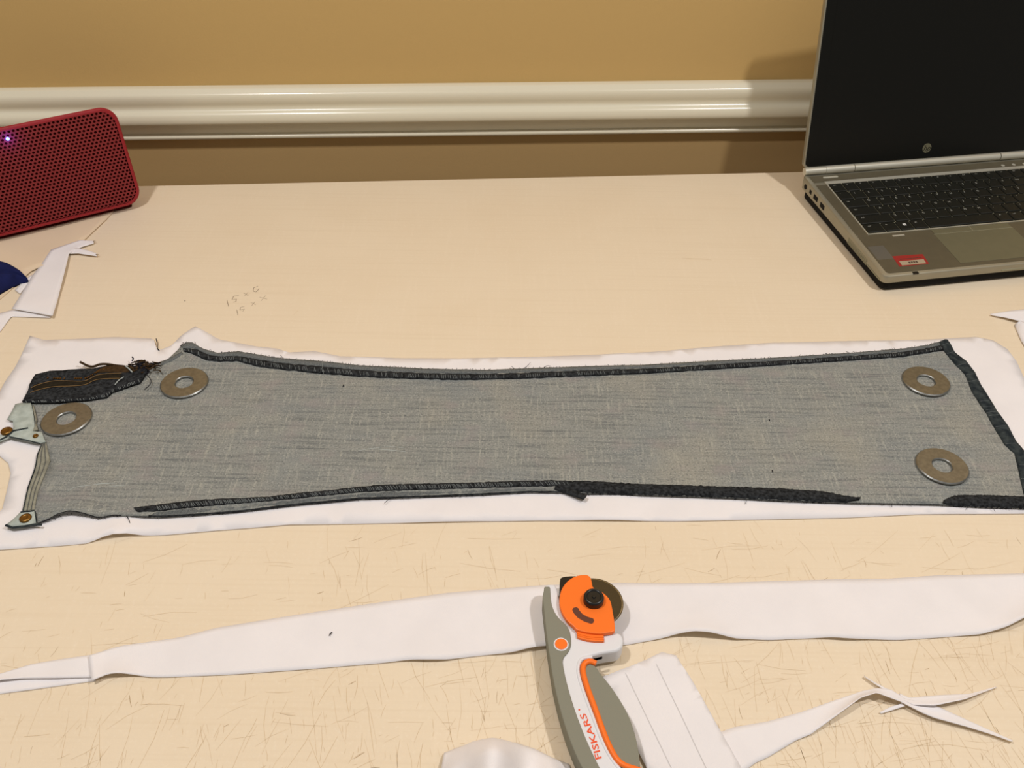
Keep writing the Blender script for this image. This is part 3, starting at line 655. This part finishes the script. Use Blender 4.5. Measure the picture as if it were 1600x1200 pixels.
V, Fc = tube(chaikin([at(x, y, 8.5) for x, y in c4([(1105, 500), (1140, 455), (1190, 425)])], 2, False), .5, 5); obj('loose_thread', V, Fc, M['threadlight'], fly)
V, Fc = tube(chaikin([at(x, y, 9) for x, y in c4([(1270, 270), (1285, 250), (1270, 232)])], 2, False), .7, 5); obj('loose_thread', V, Fc, M['lint'], fly)
S = fray(c4([(215, 668), (500, 668), (850, 650), (1020, 620), (1080, 570), (1340, 480)]), 70, 9, -1, (.4, 1.5))
V, Fc = join([([(v + Vector((0, 0, 1.5))) for v in a], b) for a, b in S]); obj('frayed_threads', V, Fc, M['lint'], fly, kind='stuff')
stitches(c4([(230, 650), (500, 645), (850, 625), (1000, 590), (1100, 530), (1340, 440)]), c4([(230, 672), (500, 668), (850, 648), (1020, 618), (1100, 565), (1340, 478)]), 80, 8.0, M['stitch'], fly, skip=.5, seed=12, r=.25)
V, Fc = ribbon([(250, 566), (266, 559), (284, 549)], [(252, 571), (268, 565), (286, 553)], 20, 4, prof_h(3.4, .9), 1); obj('selvage', V, Fc, M['selvage'], den, smooth=True)
# pocket remains with rivets, far left
PK = c4([(150, 690), (200, 678), (300, 680), (318, 760), (330, 860), (335, 950), (405, 962), (440, 1050), (380, 1062), (240, 1035), (100, 1002), (0, 1050), (-40, 1060), (-40, 985), (60, 985), (130, 920), (125, 850), (70, 835)])
V, Fc = cloth(PK, 5.0, 1.2, 5, zf=lambda x, y: 1.4 * noise.noise(Vector((x / 12, y / 12, 1))) + .5, jag=.15); pk = obj('pocket_scrap', V, Fc, M['pocket'], den, smooth=True, label='pale torn pocket remnant with a rivet')
V, Fc = ribbon(c4([(310, 700), (335, 830), (365, 930)]), c4([(322, 690), (355, 830), (318, 940)]), 14, 4, prof_h(6.0, .6), 1.4); obj('folded_edge', V, Fc, M['pocket_edge'], pk)
for L, r in ((c4([(-30, 1045), (60, 998), (130, 940), (270, 915)]), .7), (c4([(90, 1000), (240, 1030), (380, 1065)]), .7)):
    V, Fc = tube([at(x, y, 6.2) for x, y in L], r, 5); obj('dark_edge', V, Fc, M['hem'], pk)
def rivet(px, py, rx, z, parent):
    c = at(px, py, z); V = []; Fc = []; nseg = 18; pr = ((1, 0), (1, 1.0), (.85, 1.6), (.5, 1.9), (.42, 1.5), (0.2, 1.7))
    for rr, hh in pr:
        for i in range(nseg):
            a = 2 * math.pi * i / nseg; V.append((c.x + rx * rr * math.cos(a), c.y + rx * rr * math.sin(a), z + hh))
    for j in range(len(pr) - 1):
        for i in range(nseg): Fc.append((j * nseg + i, j * nseg + (i + 1) % nseg, (j + 1) * nseg + (i + 1) % nseg, (j + 1) * nseg + i))
    Fc.append(tuple((len(pr) - 1) * nseg + i for i in range(nseg))); obj('rivet', V, Fc, M['brass'], parent, smooth=True)
rivet(10.5, 674, 5.4, 5.8, pk); rivet(56, 682, 2.6, 5.5, pk)
c5 = lambda L: [(x / 6.154, 680 + y / 6.154) for x, y in L]
V, Fc = ribbon(c5([(400, 92), (358, 190), (345, 280), (325, 350), (270, 500), (220, 725)]), c5([(440, 50), (482, 245), (420, 400), (370, 520), (350, 600), (332, 715)]), 50, 6, lambda u, v: 3.8 + .5 * math.sin(v * 9), .9)
tp_ = obj('waist_tape', V, Fc, M['pocket_edge'], den, smooth=True, label='grey-beige seam tape along the left edge')
V, Fc = tube([at(x, y, 4.3) for x, y in c5([(400, 92), (358, 190), (345, 280), (325, 350), (270, 500), (220, 725)])], .55, 5); obj('dark_edge', V, Fc, M['hem'], tp_)
for k in (.35, .7):
    A_ = resample([(*p, 0) for p in c5([(400, 92), (358, 190), (325, 350), (270, 500), (220, 725)])], 16); B_ = resample([(*p, 0) for p in c5([(440, 50), (482, 245), (370, 520), (332, 715)])], 16)
    V, Fc = tube([at(a.lerp(b, k).x, a.lerp(b, k).y, 4.5) for a, b in zip(A_, B_)], .3, 4); obj('stitch_line', V, Fc, M['selvage'], tp_)
PK2 = c5([(195, 742), (260, 730), (330, 728), (340, 800), (350, 845), (320, 862), (230, 872), (120, 888), (60, 862), (110, 815), (150, 785)])
V, Fc = cloth(PK2, 5.2, 1.6, 4, zf=lambda x, y: 1.2 * noise.noise(Vector((x / 9, y / 9, 5))) + .4, jag=.15); pk2 = obj('pocket_scrap', V, Fc, M['pocket'], den, smooth=True, label='pale folded pocket corner with a brass rivet')
rivet(40, 810, 5.0, 6.0, pk2)
S = []
for L, r in ((c5([(200, 740), (330, 728)]), .7), (c5([(55, 866), (120, 890), (240, 876), (340, 858), (400, 862)]), 1.1), (c5([(340, 735), (352, 840)]), .5)): S.append(tube([at(x, y, 5.6) for x, y in L], r, 5))
V, Fc = join(S); obj('dark_edge', V, Fc, M['hem'], pk2)
for x, y in ((536, 604), (1202, 658), (1207, 738)):
    c = at(x, y, 3.6); V, Fc = tube([c, c + Vector((.4, 1.4, .5)), c + Vector((.2, 2.6, .1))], .5, 5)
    obj('lint', V, Fc, M['lint'], den)
c = at(289, 470); V, Fc = prism([(c.x + .7 * math.cos(a), c.y + .7 * math.sin(a)) for a in np.linspace(0, 6.28, 8, endpoint=False)], 0, .2); obj('dark_spot', V, Fc, M['lint'], tb)
# worn whisker marks
V, Fc = join([stroke([at(x, y, 3.4), at(x + dx / 2, y + dy / 2 - .6, 3.4), at(x + dx, y + dy, 3.4)], wd, 3.25, zd) for x, y, dx, dy, wd in [(112, 762, 30, -4, .7), (146, 757, 34, -2, .9), (170, 760, 26, -1, .6), (104, 768, 12, -6, .5), (556, 705, 40, -6, .6), (590, 702, 44, 4, .8), (600, 697, 30, 3, .5)]])
obj('worn_marks', V, Fc, M['threadlight'], den, kind='stuff')

# ------------------------------------------------------------------ washers
def washer_mesh():
    RO, RI, T = 23.4, 8.9, 2.6; pr = ((RI, .5), (RI, T - .7), (RI + .7, T), (RO - .9, T), (RO, T - .9), (RO, .6), (RO - .5, .1), (RI + .4, .1)); ns = 64; V = []; Fc = []
    for r, z in pr:
        for i in range(ns):
            a = 2 * math.pi * i / ns; V.append((r * math.cos(a) * MM, r * math.sin(a) * MM, z * MM))
    k = len(pr)
    for j in range(k):
        for i in range(ns): Fc.append((j * ns + i, j * ns + (i + 1) % ns, ((j + 1) % k) * ns + (i + 1) % ns, ((j + 1) % k) * ns + i))
    me = bpy.data.meshes.new('washer'); me.from_pydata(V, [], Fc); me.update()
    bm = bmesh.new(); bm.from_mesh(me); bmesh.ops.recalc_face_normals(bm, faces=bm.faces); bm.to_mesh(me); bm.free()
    me.materials.append(M['zinc']); return me
wme = washer_mesh()
for (x, y), lb, tl in (((104, 655), 'steel washer just below the dark zip fly', (-.02, .02)), ((288, 598.5), 'steel washer right of the fly, near the upper left seam end', (-.01, .01)),
                   ((1447, 596), 'steel washer at the upper right corner beside the hem', (.02, -.01)), ((1472, 728.5), 'steel washer at the lower right, above the short seam piece', (-.02, .015))):
    c = at(x, y, 5.0); o = link('washer', wme, None, loc=(c.x, c.y, 3.9), label=lb, cat='washer', group='washers weighing down the denim'); o.rotation_euler = (tl[0], tl[1], random.uniform(0, 6))
    smart(o, 35)

# ------------------------------------------------------------------ long white strip
A = [(139, 1024), (187, 1009), (281, 996), (337, 981), (450, 962.5), (600, 940), (700, 926), (850, 914), (971, 910.7), (1040, 911.5), (1120, 910.7), (1200, 908), (1307, 905), (1387, 904), (1467, 898.7), (1600, 896), (1720, 885)]
B = [(146, 1063), (165, 1053), (187, 1050.6), (236, 1058), (262, 1058), (356, 1054), (487, 1045), (600, 1035.5), (640, 1030), (700, 1030), (800, 1019), (829, 1011), (855, 1008), (976, 1008), (1035, 997), (1061, 989), (1088, 985), (1115, 988), (1147, 997), (1200, 1000), (1267, 997), (1301, 995), (1328, 997), (1400, 1000), (1467, 996), (1533, 990.7), (1573, 979), (1600, 965), (1720, 905)]
def g(t, c, s): return math.exp(-((t - c) / s) ** 2)
def zstrip(u, v):
    x = 139 + u * (1720 - 139)
    z = 1.3 + .5 * noise.noise(Vector((u * 9, v * 1.5, 2)))
    e = v ** 3
    z += e * (5 * g(x, 178, 30) + 4.5 * g(x, 820, 45) + 3 * g(x, 660, 40) + 8 * g(x, 1088, 48) + 2.5 * g(x, 1301, 36) + 12 * max(0, min(1, (x - 1470) / 170)) ** 1.5)
    z += 3.5 * g(x, 139, 12)
    return max(z, 1.0)
def even(L, x0, x1, n):
    xs = [p[0] for p in L]; ys = [p[1] for p in L]
    return [(x, float(np.interp(x, xs, ys))) for x in np.linspace(x0, x1, n)]
V, Fc = ribbon(chaikin([(*p, 0) for p in even(A, 139, 1720, 120)], 1, False), chaikin([(*p, 0) for p in even(B, 143, 1720, 120)], 1, False), 200, 12, zstrip, .6)
stp = mkthing('fabric_strip', at(800, 980), 'long white cotton strip lying under the rotary cutter', 'fabric strip')
obj('strip', V, Fc, M['white_cloth'], stp, smooth=True)
V, Fc = ribbon([(-60, 1066), (0, 1052.5), (49, 1037.5), (100, 1029), (150, 1022)], [(-60, 1076), (0, 1062), (34, 1059.5), (90, 1059), (150, 1058)], 40, 8, lambda u, v: 2.2 + 3.0 * v * v * (1 - u) + .4 * noise.noise(Vector((u * 5, v, 1))), .6); obj('folded_end', V, Fc, M['white_cloth'], stp, smooth=True)
V, Fc = ribbon([(-60, 1075), (0, 1060), (60, 1055), (150, 1045)], [(-60, 1096), (0, 1084), (60, 1076), (150, 1063.5)], 40, 6, lambda u, v: 1.0 + .3 * noise.noise(Vector((u * 5, v, 6))), .6); obj('folded_end', V, Fc, M['white_cloth'], stp, smooth=True)
V, Fc = tube([at(515, 993, 2.4), at(516, 990, 2.6), at(519, 988, 2.4)], .45, 5); obj('dark_lint', V, Fc, M['lint'], loc=at(516, 990, 1.6), label='tiny dark lint fleck on the long white strip', cat='lint')
V, Fc = tube(chaikin([at(244, 529, 3.2), at(246, 538, 4.0), at(246, 545, 3.0), at(249, 548, 2.2)], 2, False), .5, 5); obj('hair_thread', V, Fc, M['lint'], loc=at(246, 540, 1), label='short dark thread on the notched edge of the lining', cat='thread')

# ------------------------------------------------------------------ lined white scrap at lower right
P = [(940, 1058), (985, 1041), (1034, 1020.5), (1056, 1025), (1082, 1064), (1117, 1128), (1146, 1178), (1185, 1250), (1215, 1300), (1060, 1300), (1000, 1180)]
zl = bumps([(1040, 1022, 20, 1.0), (1100, 1110, 30, 1.0)], .6, 30, 3)
V, Fc = cloth(P, 2.6, .7, 7, zf=zl, jag=.15)
ls = mkthing('lined_scrap', at(1060, 1120), 'white fabric scrap with two thin grey lines beside the cutter', 'fabric scrap')
obj('scrap', V, Fc, M['white_cloth'], ls, smooth=True)
for L in ([(977, 1050.7), (1000, 1098), (1040, 1181), (1075, 1255)], [(1025, 1037), (1050, 1088), (1101, 1195), (1140, 1280)]):
    V, Fc = stroke(resample([at(x, y, 3.2) for x, y in L], 40), .6, 2.75, zl); obj('ruled_line', V, Fc, M['linegrey'], ls)

# ------------------------------------------------------------------ twisted scrap strip at lower right
tw = mkthing('twisted_scrap', at(1350, 1120), 'thin white fabric offcut twisted with forked tails, right of cutter', 'fabric scrap')
V, Fc = ribbon([(1117, 1147), (1147, 1136), (1200, 1127), (1253, 1112), (1307, 1093), (1349, 1079), (1371, 1075), (1392, 1077), (1415, 1092)], [(1150, 1215), (1180, 1192), (1200, 1183), (1243, 1157), (1267, 1147), (1307, 1118), (1345, 1090), (1370, 1082), (1418, 1100)], 60, 8,
               lambda u, v: 1.0 + 7 * v * v * g(u, .72, .22) + 4 * g(u, .9, .1) + .3 * noise.noise(Vector((u * 6, v, 3))), .6); obj('strip', V, Fc, M['white_cloth'], tw, smooth=True)
V, Fc = ribbon([(1405, 1083), (1421, 1090), (1467, 1086), (1515, 1084), (1556, 1073)], [(1409, 1092), (1426, 1101), (1461, 1102), (1507, 1092.5), (1557, 1074)], 40, 6, lambda u, v: 1.6 + 4.5 * v * v * math.sin(math.pi * min(1, u * .9 + .1)) + .2, .6); obj('tail', V, Fc, M['white_cloth'], tw, smooth=True)
V, Fc = ribbon([(1415, 1092), (1440, 1096), (1459, 1101), (1499, 1119), (1547, 1141), (1583, 1157)], [(1405, 1095), (1440, 1113), (1459, 1121), (1510, 1135), (1547, 1146.5), (1582, 1158.6)], 40, 6, lambda u, v: 2.4 + 3.0 * v * v * (1 - .7 * u), .6); obj('tail', V, Fc, M['white_cloth'], tw, smooth=True)
V, Fc = ribbon([(1350, 1055.5), (1366, 1065), (1384, 1075), (1396, 1080)], [(1351, 1057), (1366, 1067.5), (1384, 1079), (1396, 1085)], 20, 4, lambda u, v: 1.6 + 2.0 * u - .8 * u * u + 1.5 * v * (1 - u), .6); obj('tail', V, Fc, M['white_cloth'], tw, smooth=True)
V, Fc = ribbon([(1374, 1113), (1392, 1104), (1410, 1099)], [(1377, 1115), (1396, 1109), (1414, 1103)], 14, 4, lambda u, v: 1.4 + 2 * u, .5); obj('tail', V, Fc, M['white_cloth'], tw, smooth=True)

# ------------------------------------------------------------------ bunched white cloth at the bottom edge
def zb(u, v):
    s = 35 * g(u, .36, .24) + 12 * g(u, .84, .13)
    return 2 + s * (1 - v * .15) * (min(1, v * 3.2 + .0) ** .6) + 4 * math.sin(u * 16 + v * 2) * min(1, v * 3) * (1 - u * .5)
back_ = [at(x, y, 2) for x, y in [(694, 1176), (714, 1168), (738, 1160), (770, 1157), (806, 1160), (836, 1170), (864, 1184), (890, 1194)]]
front_ = [at(x, y, 2) for x, y in [(670, 1330), (710, 1335), (750, 1338), (790, 1338), (830, 1338), (860, 1338), (890, 1335), (915, 1330)]]
V, Fc = ribbon([(p.x, p.y) for p in back_], [(p.x, p.y) for p in front_], 50, 22, zb, .8, px=False)
obj('bunched_cloth', V, Fc, M['white_cloth'], loc=at(795, 1230), smooth=True, label='bunched white cloth at the bottom edge, left of the cutter handle', cat='cloth')

# ------------------------------------------------------------------ scraps and cloth at the left
sc = mkthing('folded_scrap', at(70, 440), 'white folded fabric scrap with frayed tip below the red speaker', 'fabric scrap')
c8 = lambda L: [(x / 3.2, 340 + y / 3.2) for x, y in L]
V, Fc = ribbon(c8([(60, 455), (110, 375), (160, 290), (205, 235), (255, 160), (345, 130), (400, 112), (470, 116)]), c8([(262, 490), (285, 420), (310, 320), (330, 240), (345, 178), (375, 160), (410, 145), (468, 128)]), 50, 8, lambda u, v: 2.4 + 3.5 * v ** 2 * g(u, .5, .3) + .8 * noise.noise(Vector((u * 4, v * 2, 8))) + 3 * g(u, .05, .12), .7); obj('scrap', V, Fc, M['white_cloth'], sc, smooth=True)
V, Fc = ribbon(c8([(340, 160), (380, 150), (430, 160), (482, 178)]), c8([(345, 180), (390, 178), (440, 185), (484, 192)]), 20, 5, lambda u, v: 3.2 + 2 * u * (1 - u), .6); obj('tip', V, Fc, M['white_cloth'], sc, smooth=True)
V, Fc = ribbon(c8([(-200, 560), (-60, 490), (60, 462), (258, 488)]), c8([(-200, 700), (0, 570), (55, 494), (250, 500)]), 40, 6, lambda u, v: 1.4 + 1.2 * (1 - v), .6); obj('under_fold', V, Fc, M['white_cloth'], sc, smooth=True)
V, Fc = ribbon(c8([(75, 362), (120, 310), (160, 285)]), c8([(100, 380), (140, 330), (170, 300)]), 12, 4, lambda u, v: 1.6, .5); obj('corner', V, Fc, M['white_cloth'], sc, smooth=True)
S = []
for x, y in c8([(466, 118), (478, 186)]):
    for i in range(6):
        p = at(x, y, 3.4); a = random.uniform(-.8, .8); d = Vector((math.cos(a), math.sin(a), 0)) * random.uniform(1.5, 4); S.append(tube([p, p + d * .6 + Vector((0, 0, .5)), p + d], .3, 4))
V, Fc = join(S); obj('frayed_threads', V, Fc, M['graphite'], sc, kind='stuff')
def znavy(u, v): return 3 + 22 * math.sin(math.pi * min(1, .15 + v * .85)) ** .7 * (1 - max(0, (u - .55) / .45) ** 2 * .8) - 7 * g(v, .58, .09) * (1 - u * .4) + 1.5 * noise.noise(Vector((u * 4, v * 4, 2)))
A_ = [at(x, y, 0) for x, y in [(-70, 452), (-30, 424), (0, 424), (20, 428), (38, 436), (46, 442)]]; B_ = [at(x, y, 0) for x, y in [(-70, 510), (-30, 484), (0, 462), (16, 453), (30, 446), (46, 443)]]
V, Fc = ribbon([(p.x, p.y) for p in A_], [(p.x, p.y) for p in B_], 36, 22, znavy, 2.0, px=False)
obj('navy_cloth', V, Fc, M['navy_cloth'], loc=at(0, 440), smooth=True, label='navy blue cloth bundle at the left edge beside the folded scrap', cat='cloth')

# ------------------------------------------------------------------ scrap at the right edge
rs = mkthing('curled_scrap', at(1610, 500), 'white fabric scrap curling at the right edge below the laptop', 'fabric scrap')
V, Fc = ribbon([(1547.5, 490.5), (1575, 486), (1600, 483), (1660, 470)], [(1548, 492), (1572, 496), (1592.5, 501), (1660, 520)], 24, 6, lambda u, v: 2 + 9 * u ** .7 * (1 - .4 * v), .7); obj('scrap', V, Fc, M['white_cloth'], rs, smooth=True)
V, Fc = ribbon([(1592.5, 501), (1600, 503), (1660, 520)], [(1585, 507), (1596, 532), (1640, 600)], 16, 6, lambda u, v: 9 - 7.5 * v + u, .7); obj('fold', V, Fc, M['white_cloth'], rs, smooth=True)

# ------------------------------------------------------------------ rotary cutter
cu = mkthing('rotary_cutter', at(900, 1080), 'orange and grey rotary cutter lying across the white strip', 'rotary cutter')
k4 = lambda L: [(800 + x / 3.75, 880 + y / 3.75) for x, y in L]
k6 = lambda L: [(820 + x / 7.06, 890 + y / 7.06) for x, y in L]
BZ = 18.5
body_px = k6([(205, 215), (225, 165), (280, 152), (335, 158), (362, 215), (385, 330), (480, 520), (600, 640), (760, 690), (880, 705), (1000, 685), (1060, 705), (1090, 760), (1085, 830), (1040, 890), (960, 905), (860, 918), (760, 945), (640, 970)]) + \
    k4([(392, 600), (388, 650), (430, 775), (482, 915), (535, 1055), (590, 1155), (640, 1215), (700, 1290), (760, 1380), (740, 1430), (640, 1430), (540, 1330), (440, 1150), (370, 1000), (310, 830), (270, 660), (245, 500), (225, 330), (205, 200)])
V, Fc = slab_px(body_px, 3, BZ, 2); obj('body', V, Fc, M['bodygrey'], cu, bevel=2.2, seg=3)
spine_px = k4([(186, 165), (188, 142), (191, 137), (205, 135), (220, 136), (223, 142), (226, 190), (232, 245), (262, 310), (330, 370), (345, 420), (348, 480), (330, 522), (296, 556), (300, 610), (332, 745), (382, 900), (442, 1050), (512, 1195), (580, 1320), (640, 1420), (560, 1400), (470, 1300), (408, 1195), (366, 1105), (318, 980), (274, 830), (240, 680), (216, 520), (200, 400), (186, 260), (178, 190)])
V, Fc = slab_px(spine_px, 2.2, BZ + 1.2, 2); spn = obj('spine_grip', V, Fc, M['rubber'], cu, bevel=1.6, seg=3, label='grey-green rubber spine')
grip_px = k4([(432, 605), (455, 592), (490, 602), (520, 650), (580, 722), (640, 812), (690, 905), (725, 1015), (745, 1120), (752, 1205), (760, 1320), (770, 1390), (740, 1380), (700, 1290), (650, 1200), (600, 1130), (548, 1010), (496, 860), (452, 740), (428, 660)])
V, Fc = slab_px(grip_px, 2.2, BZ + .6, 2); obj('palm_grip', V, Fc, M['rubber'], cu, bevel=3.5, seg=4, label='grey-green rubber palm grip')
ol = k4([(492, 588), (462, 574), (432, 580), (414, 606), (418, 655), (444, 740), (488, 855), (538, 1000), (585, 1105), (622, 1162), (672, 1194), (740, 1212), (800, 1240)])
V, Fc = tube(chaikin([at(x, y, BZ + .2) for x, y in ol], 2, False), 2.2, 8); obj('orange_line', V, Fc, M['orange'], cu, smooth=True)
rd = k4([(470, 552), (410, 556), (388, 590), (384, 650), (424, 775), (478, 915), (530, 1055), (585, 1155), (635, 1215)])
V, Fc = tube(chaikin([at(x, y, BZ - .9) for x, y in rd], 2, False), 1.5, 8); obj('edge_ridge', V, Fc, M['bodygrey'], cu, smooth=True)
c = at(*k4([(288, 474)])[0], BZ + 1.5)
def disc(c, r, z0, z1, ns=32, inset=0.0):
    P = [(c.x + r * math.cos(2 * math.pi * i / ns), c.y + r * math.sin(2 * math.pi * i / ns)) for i in range(ns)]
    return prism(P, z0, z1)
V, Fc = disc(c, 5.6, BZ, BZ + 1.5); bt = obj('release_button', V, Fc, M['bodygrey'], cu, bevel=.3)
V, Fc = disc(c, 4.6, BZ + 1, BZ + 2.1); obj('button_cap', V, Fc, M['orange'], bt, bevel=.4)
sl = k6([(755, 1003), (862, 978), (864, 986), (758, 1012)])
V, Fc = slab_px(sl, 12, 14, 0); V = [at(x, y, 17) for x, y in [(927, 1031.5), (941, 1028), (941, 1029.6), (927, 1033)]]
V2 = V + [v - Vector((0, -1.2, .0)) for v in V]
obj('slot', V2, [(0, 1, 2, 3), (7, 6, 5, 4), (0, 1, 5, 4), (1, 2, 6, 5), (2, 3, 7, 6), (3, 0, 4, 7)], M['black'], cu)
# head: black guard plate, blade, orange cover, knob
HC = at(928.4, 941, BZ - 1)
V, Fc = slab_px(k6([(384, 230), (386, 110), (402, 84), (470, 70), (600, 70), (640, 200), (560, 420), (430, 420), (384, 330)]), 8, BZ + .6, 1); obj('blade_guard', V, Fc, M['black'], cu, bevel=.6)
V, Fc = disc(HC, 22.6, BZ - 1.2, BZ - .8, 72); bl = obj('blade', V, Fc, M['steel'], cu, label='round steel blade')
nn = 72; V = [(HC.x + q * math.cos(2 * math.pi * i / nn), HC.y + q * math.sin(2 * math.pi * i / nn), z) for q, z in ((21.5, BZ - .74), (22.7, BZ - .95), (22.7, BZ - 1.1)) for i in range(nn)]
obj('cutting_edge', V, [(j * nn + i, j * nn + (i + 1) % nn, (j + 1) * nn + (i + 1) % nn, (j + 1) * nn + i) for j in range(2) for i in range(nn)], M['steel_edge'], bl)
V, Fc = disc(HC, 19.5, BZ - 2.6, BZ - 1.25, 48); obj('blade_backing', V, Fc, M['blackmatte'], bl)
cover_px = k6([(600, 58), (680, 52), (722, 74), (740, 125), (746, 185), (775, 208), (850, 240), (920, 300), (950, 350), (966, 430), (988, 560), (999, 655), (988, 684), (850, 706), (790, 704), (700, 695), (600, 672), (560, 655), (545, 630), (468, 568), (408, 478), (380, 380), (382, 290), (408, 205), (460, 132), (530, 82)])
V, Fc = slab_px(cover_px, BZ + .3, BZ + 4.5, 1); cv_ = obj('cover', V, Fc, M['orange'], cu, bevel=.8, seg=2, label='orange blade cover')
V, Fc = slab_px(k6([(563, 640), (700, 672), (868, 690), (877, 790), (780, 788), (690, 778), (582, 748)]), BZ - .5, BZ + 2.4, 0); obj('cover_tab', V, Fc, M['orange'], cv_, bevel=.6)
for off in (0, 18):
    V, Fc = tube([at(x, y + off / 7.06, BZ + 2.5) for x, y in k6([(575, 705), (690, 738), (780, 748), (872, 750)])], .35, 5); obj('tab_ridge', V, Fc, M['orange'], cv_)
sa = resample([(*p, 0) for p in k6([(552, 418), (568, 462), (610, 510), (670, 545), (760, 575)])], 16)
V, Fc = stroke([at(p.x, p.y, BZ + 4.6) for p in sa], 5.0, 0); V = [(v[0], v[1], BZ + 4.65) for v in V]
nV = len(V); V = V + [(v[0], v[1], BZ + 4) for v in V]
obj('slot', V, Fc + [(nV + a, nV + b, nV + c_, nV + d_) for a, b, c_, d_ in Fc], M['slot'], cv_, label='curved dark slot')
pr = ((7.9, 26), (7.9, 30.4), (7.4, 31.6), (6.4, 32.2), (5.6, 32.0), (5.0, 31.2), (1.6, 31.1), (1.3, 31.9), (.5, 32)); ns = 36; V = []; Fc = []
KC = at(928, 932, BZ + 10)
for r, z in pr:
    for i in range(ns): a = 2 * math.pi * i / ns; V.append((KC.x + r * math.cos(a), KC.y + r * math.sin(a), z - 21.5 + BZ))
for j in range(len(pr) - 1):
    for i in range(ns): Fc.append((j * ns + i, j * ns + (i + 1) % ns, (j + 1) * ns + (i + 1) % ns, (j + 1) * ns + i))
Fc.append(tuple((len(pr) - 1) * ns + i for i in range(ns))); smart(obj('blade_knob', V, Fc, M['black'], cu), 50)
V, Fc = text_mesh('FISKARS', 10, 0, 0, 'LEFT', .16)
xs = [v[0] for v in V]; ys = [v[1] for v in V]
t0 = at(940.5, 1184.5, BZ + .1); t1 = at(914.5, 1114, BZ + .1); dx = (t1 - t0); Ln = dx.length; dx.normalize(); dy = Vector((-dx.y, dx.x, 0))
hgt = (at(907, 1117, BZ) - at(914.5, 1114, BZ)).length * 1.2
def bend(a): return -1.0 * math.sin(math.pi * a)
obj('lettering', [t0 + dx * ((v[0] - min(xs)) / (max(xs) - min(xs)) * Ln) + dy * ((v[1] - min(ys)) / (max(ys) - min(ys)) * hgt + bend((v[0] - min(xs)) / (max(xs) - min(xs)))) + Vector((0, 0, .06)) for v in V], Fc, M['print_orange'], cu, label='orange brand lettering')
c = at(905, 1109, BZ); V, Fc = disc(c, .7, BZ, BZ + .15, 10); obj('trademark_dot', V, Fc, M['print_orange'], cu)
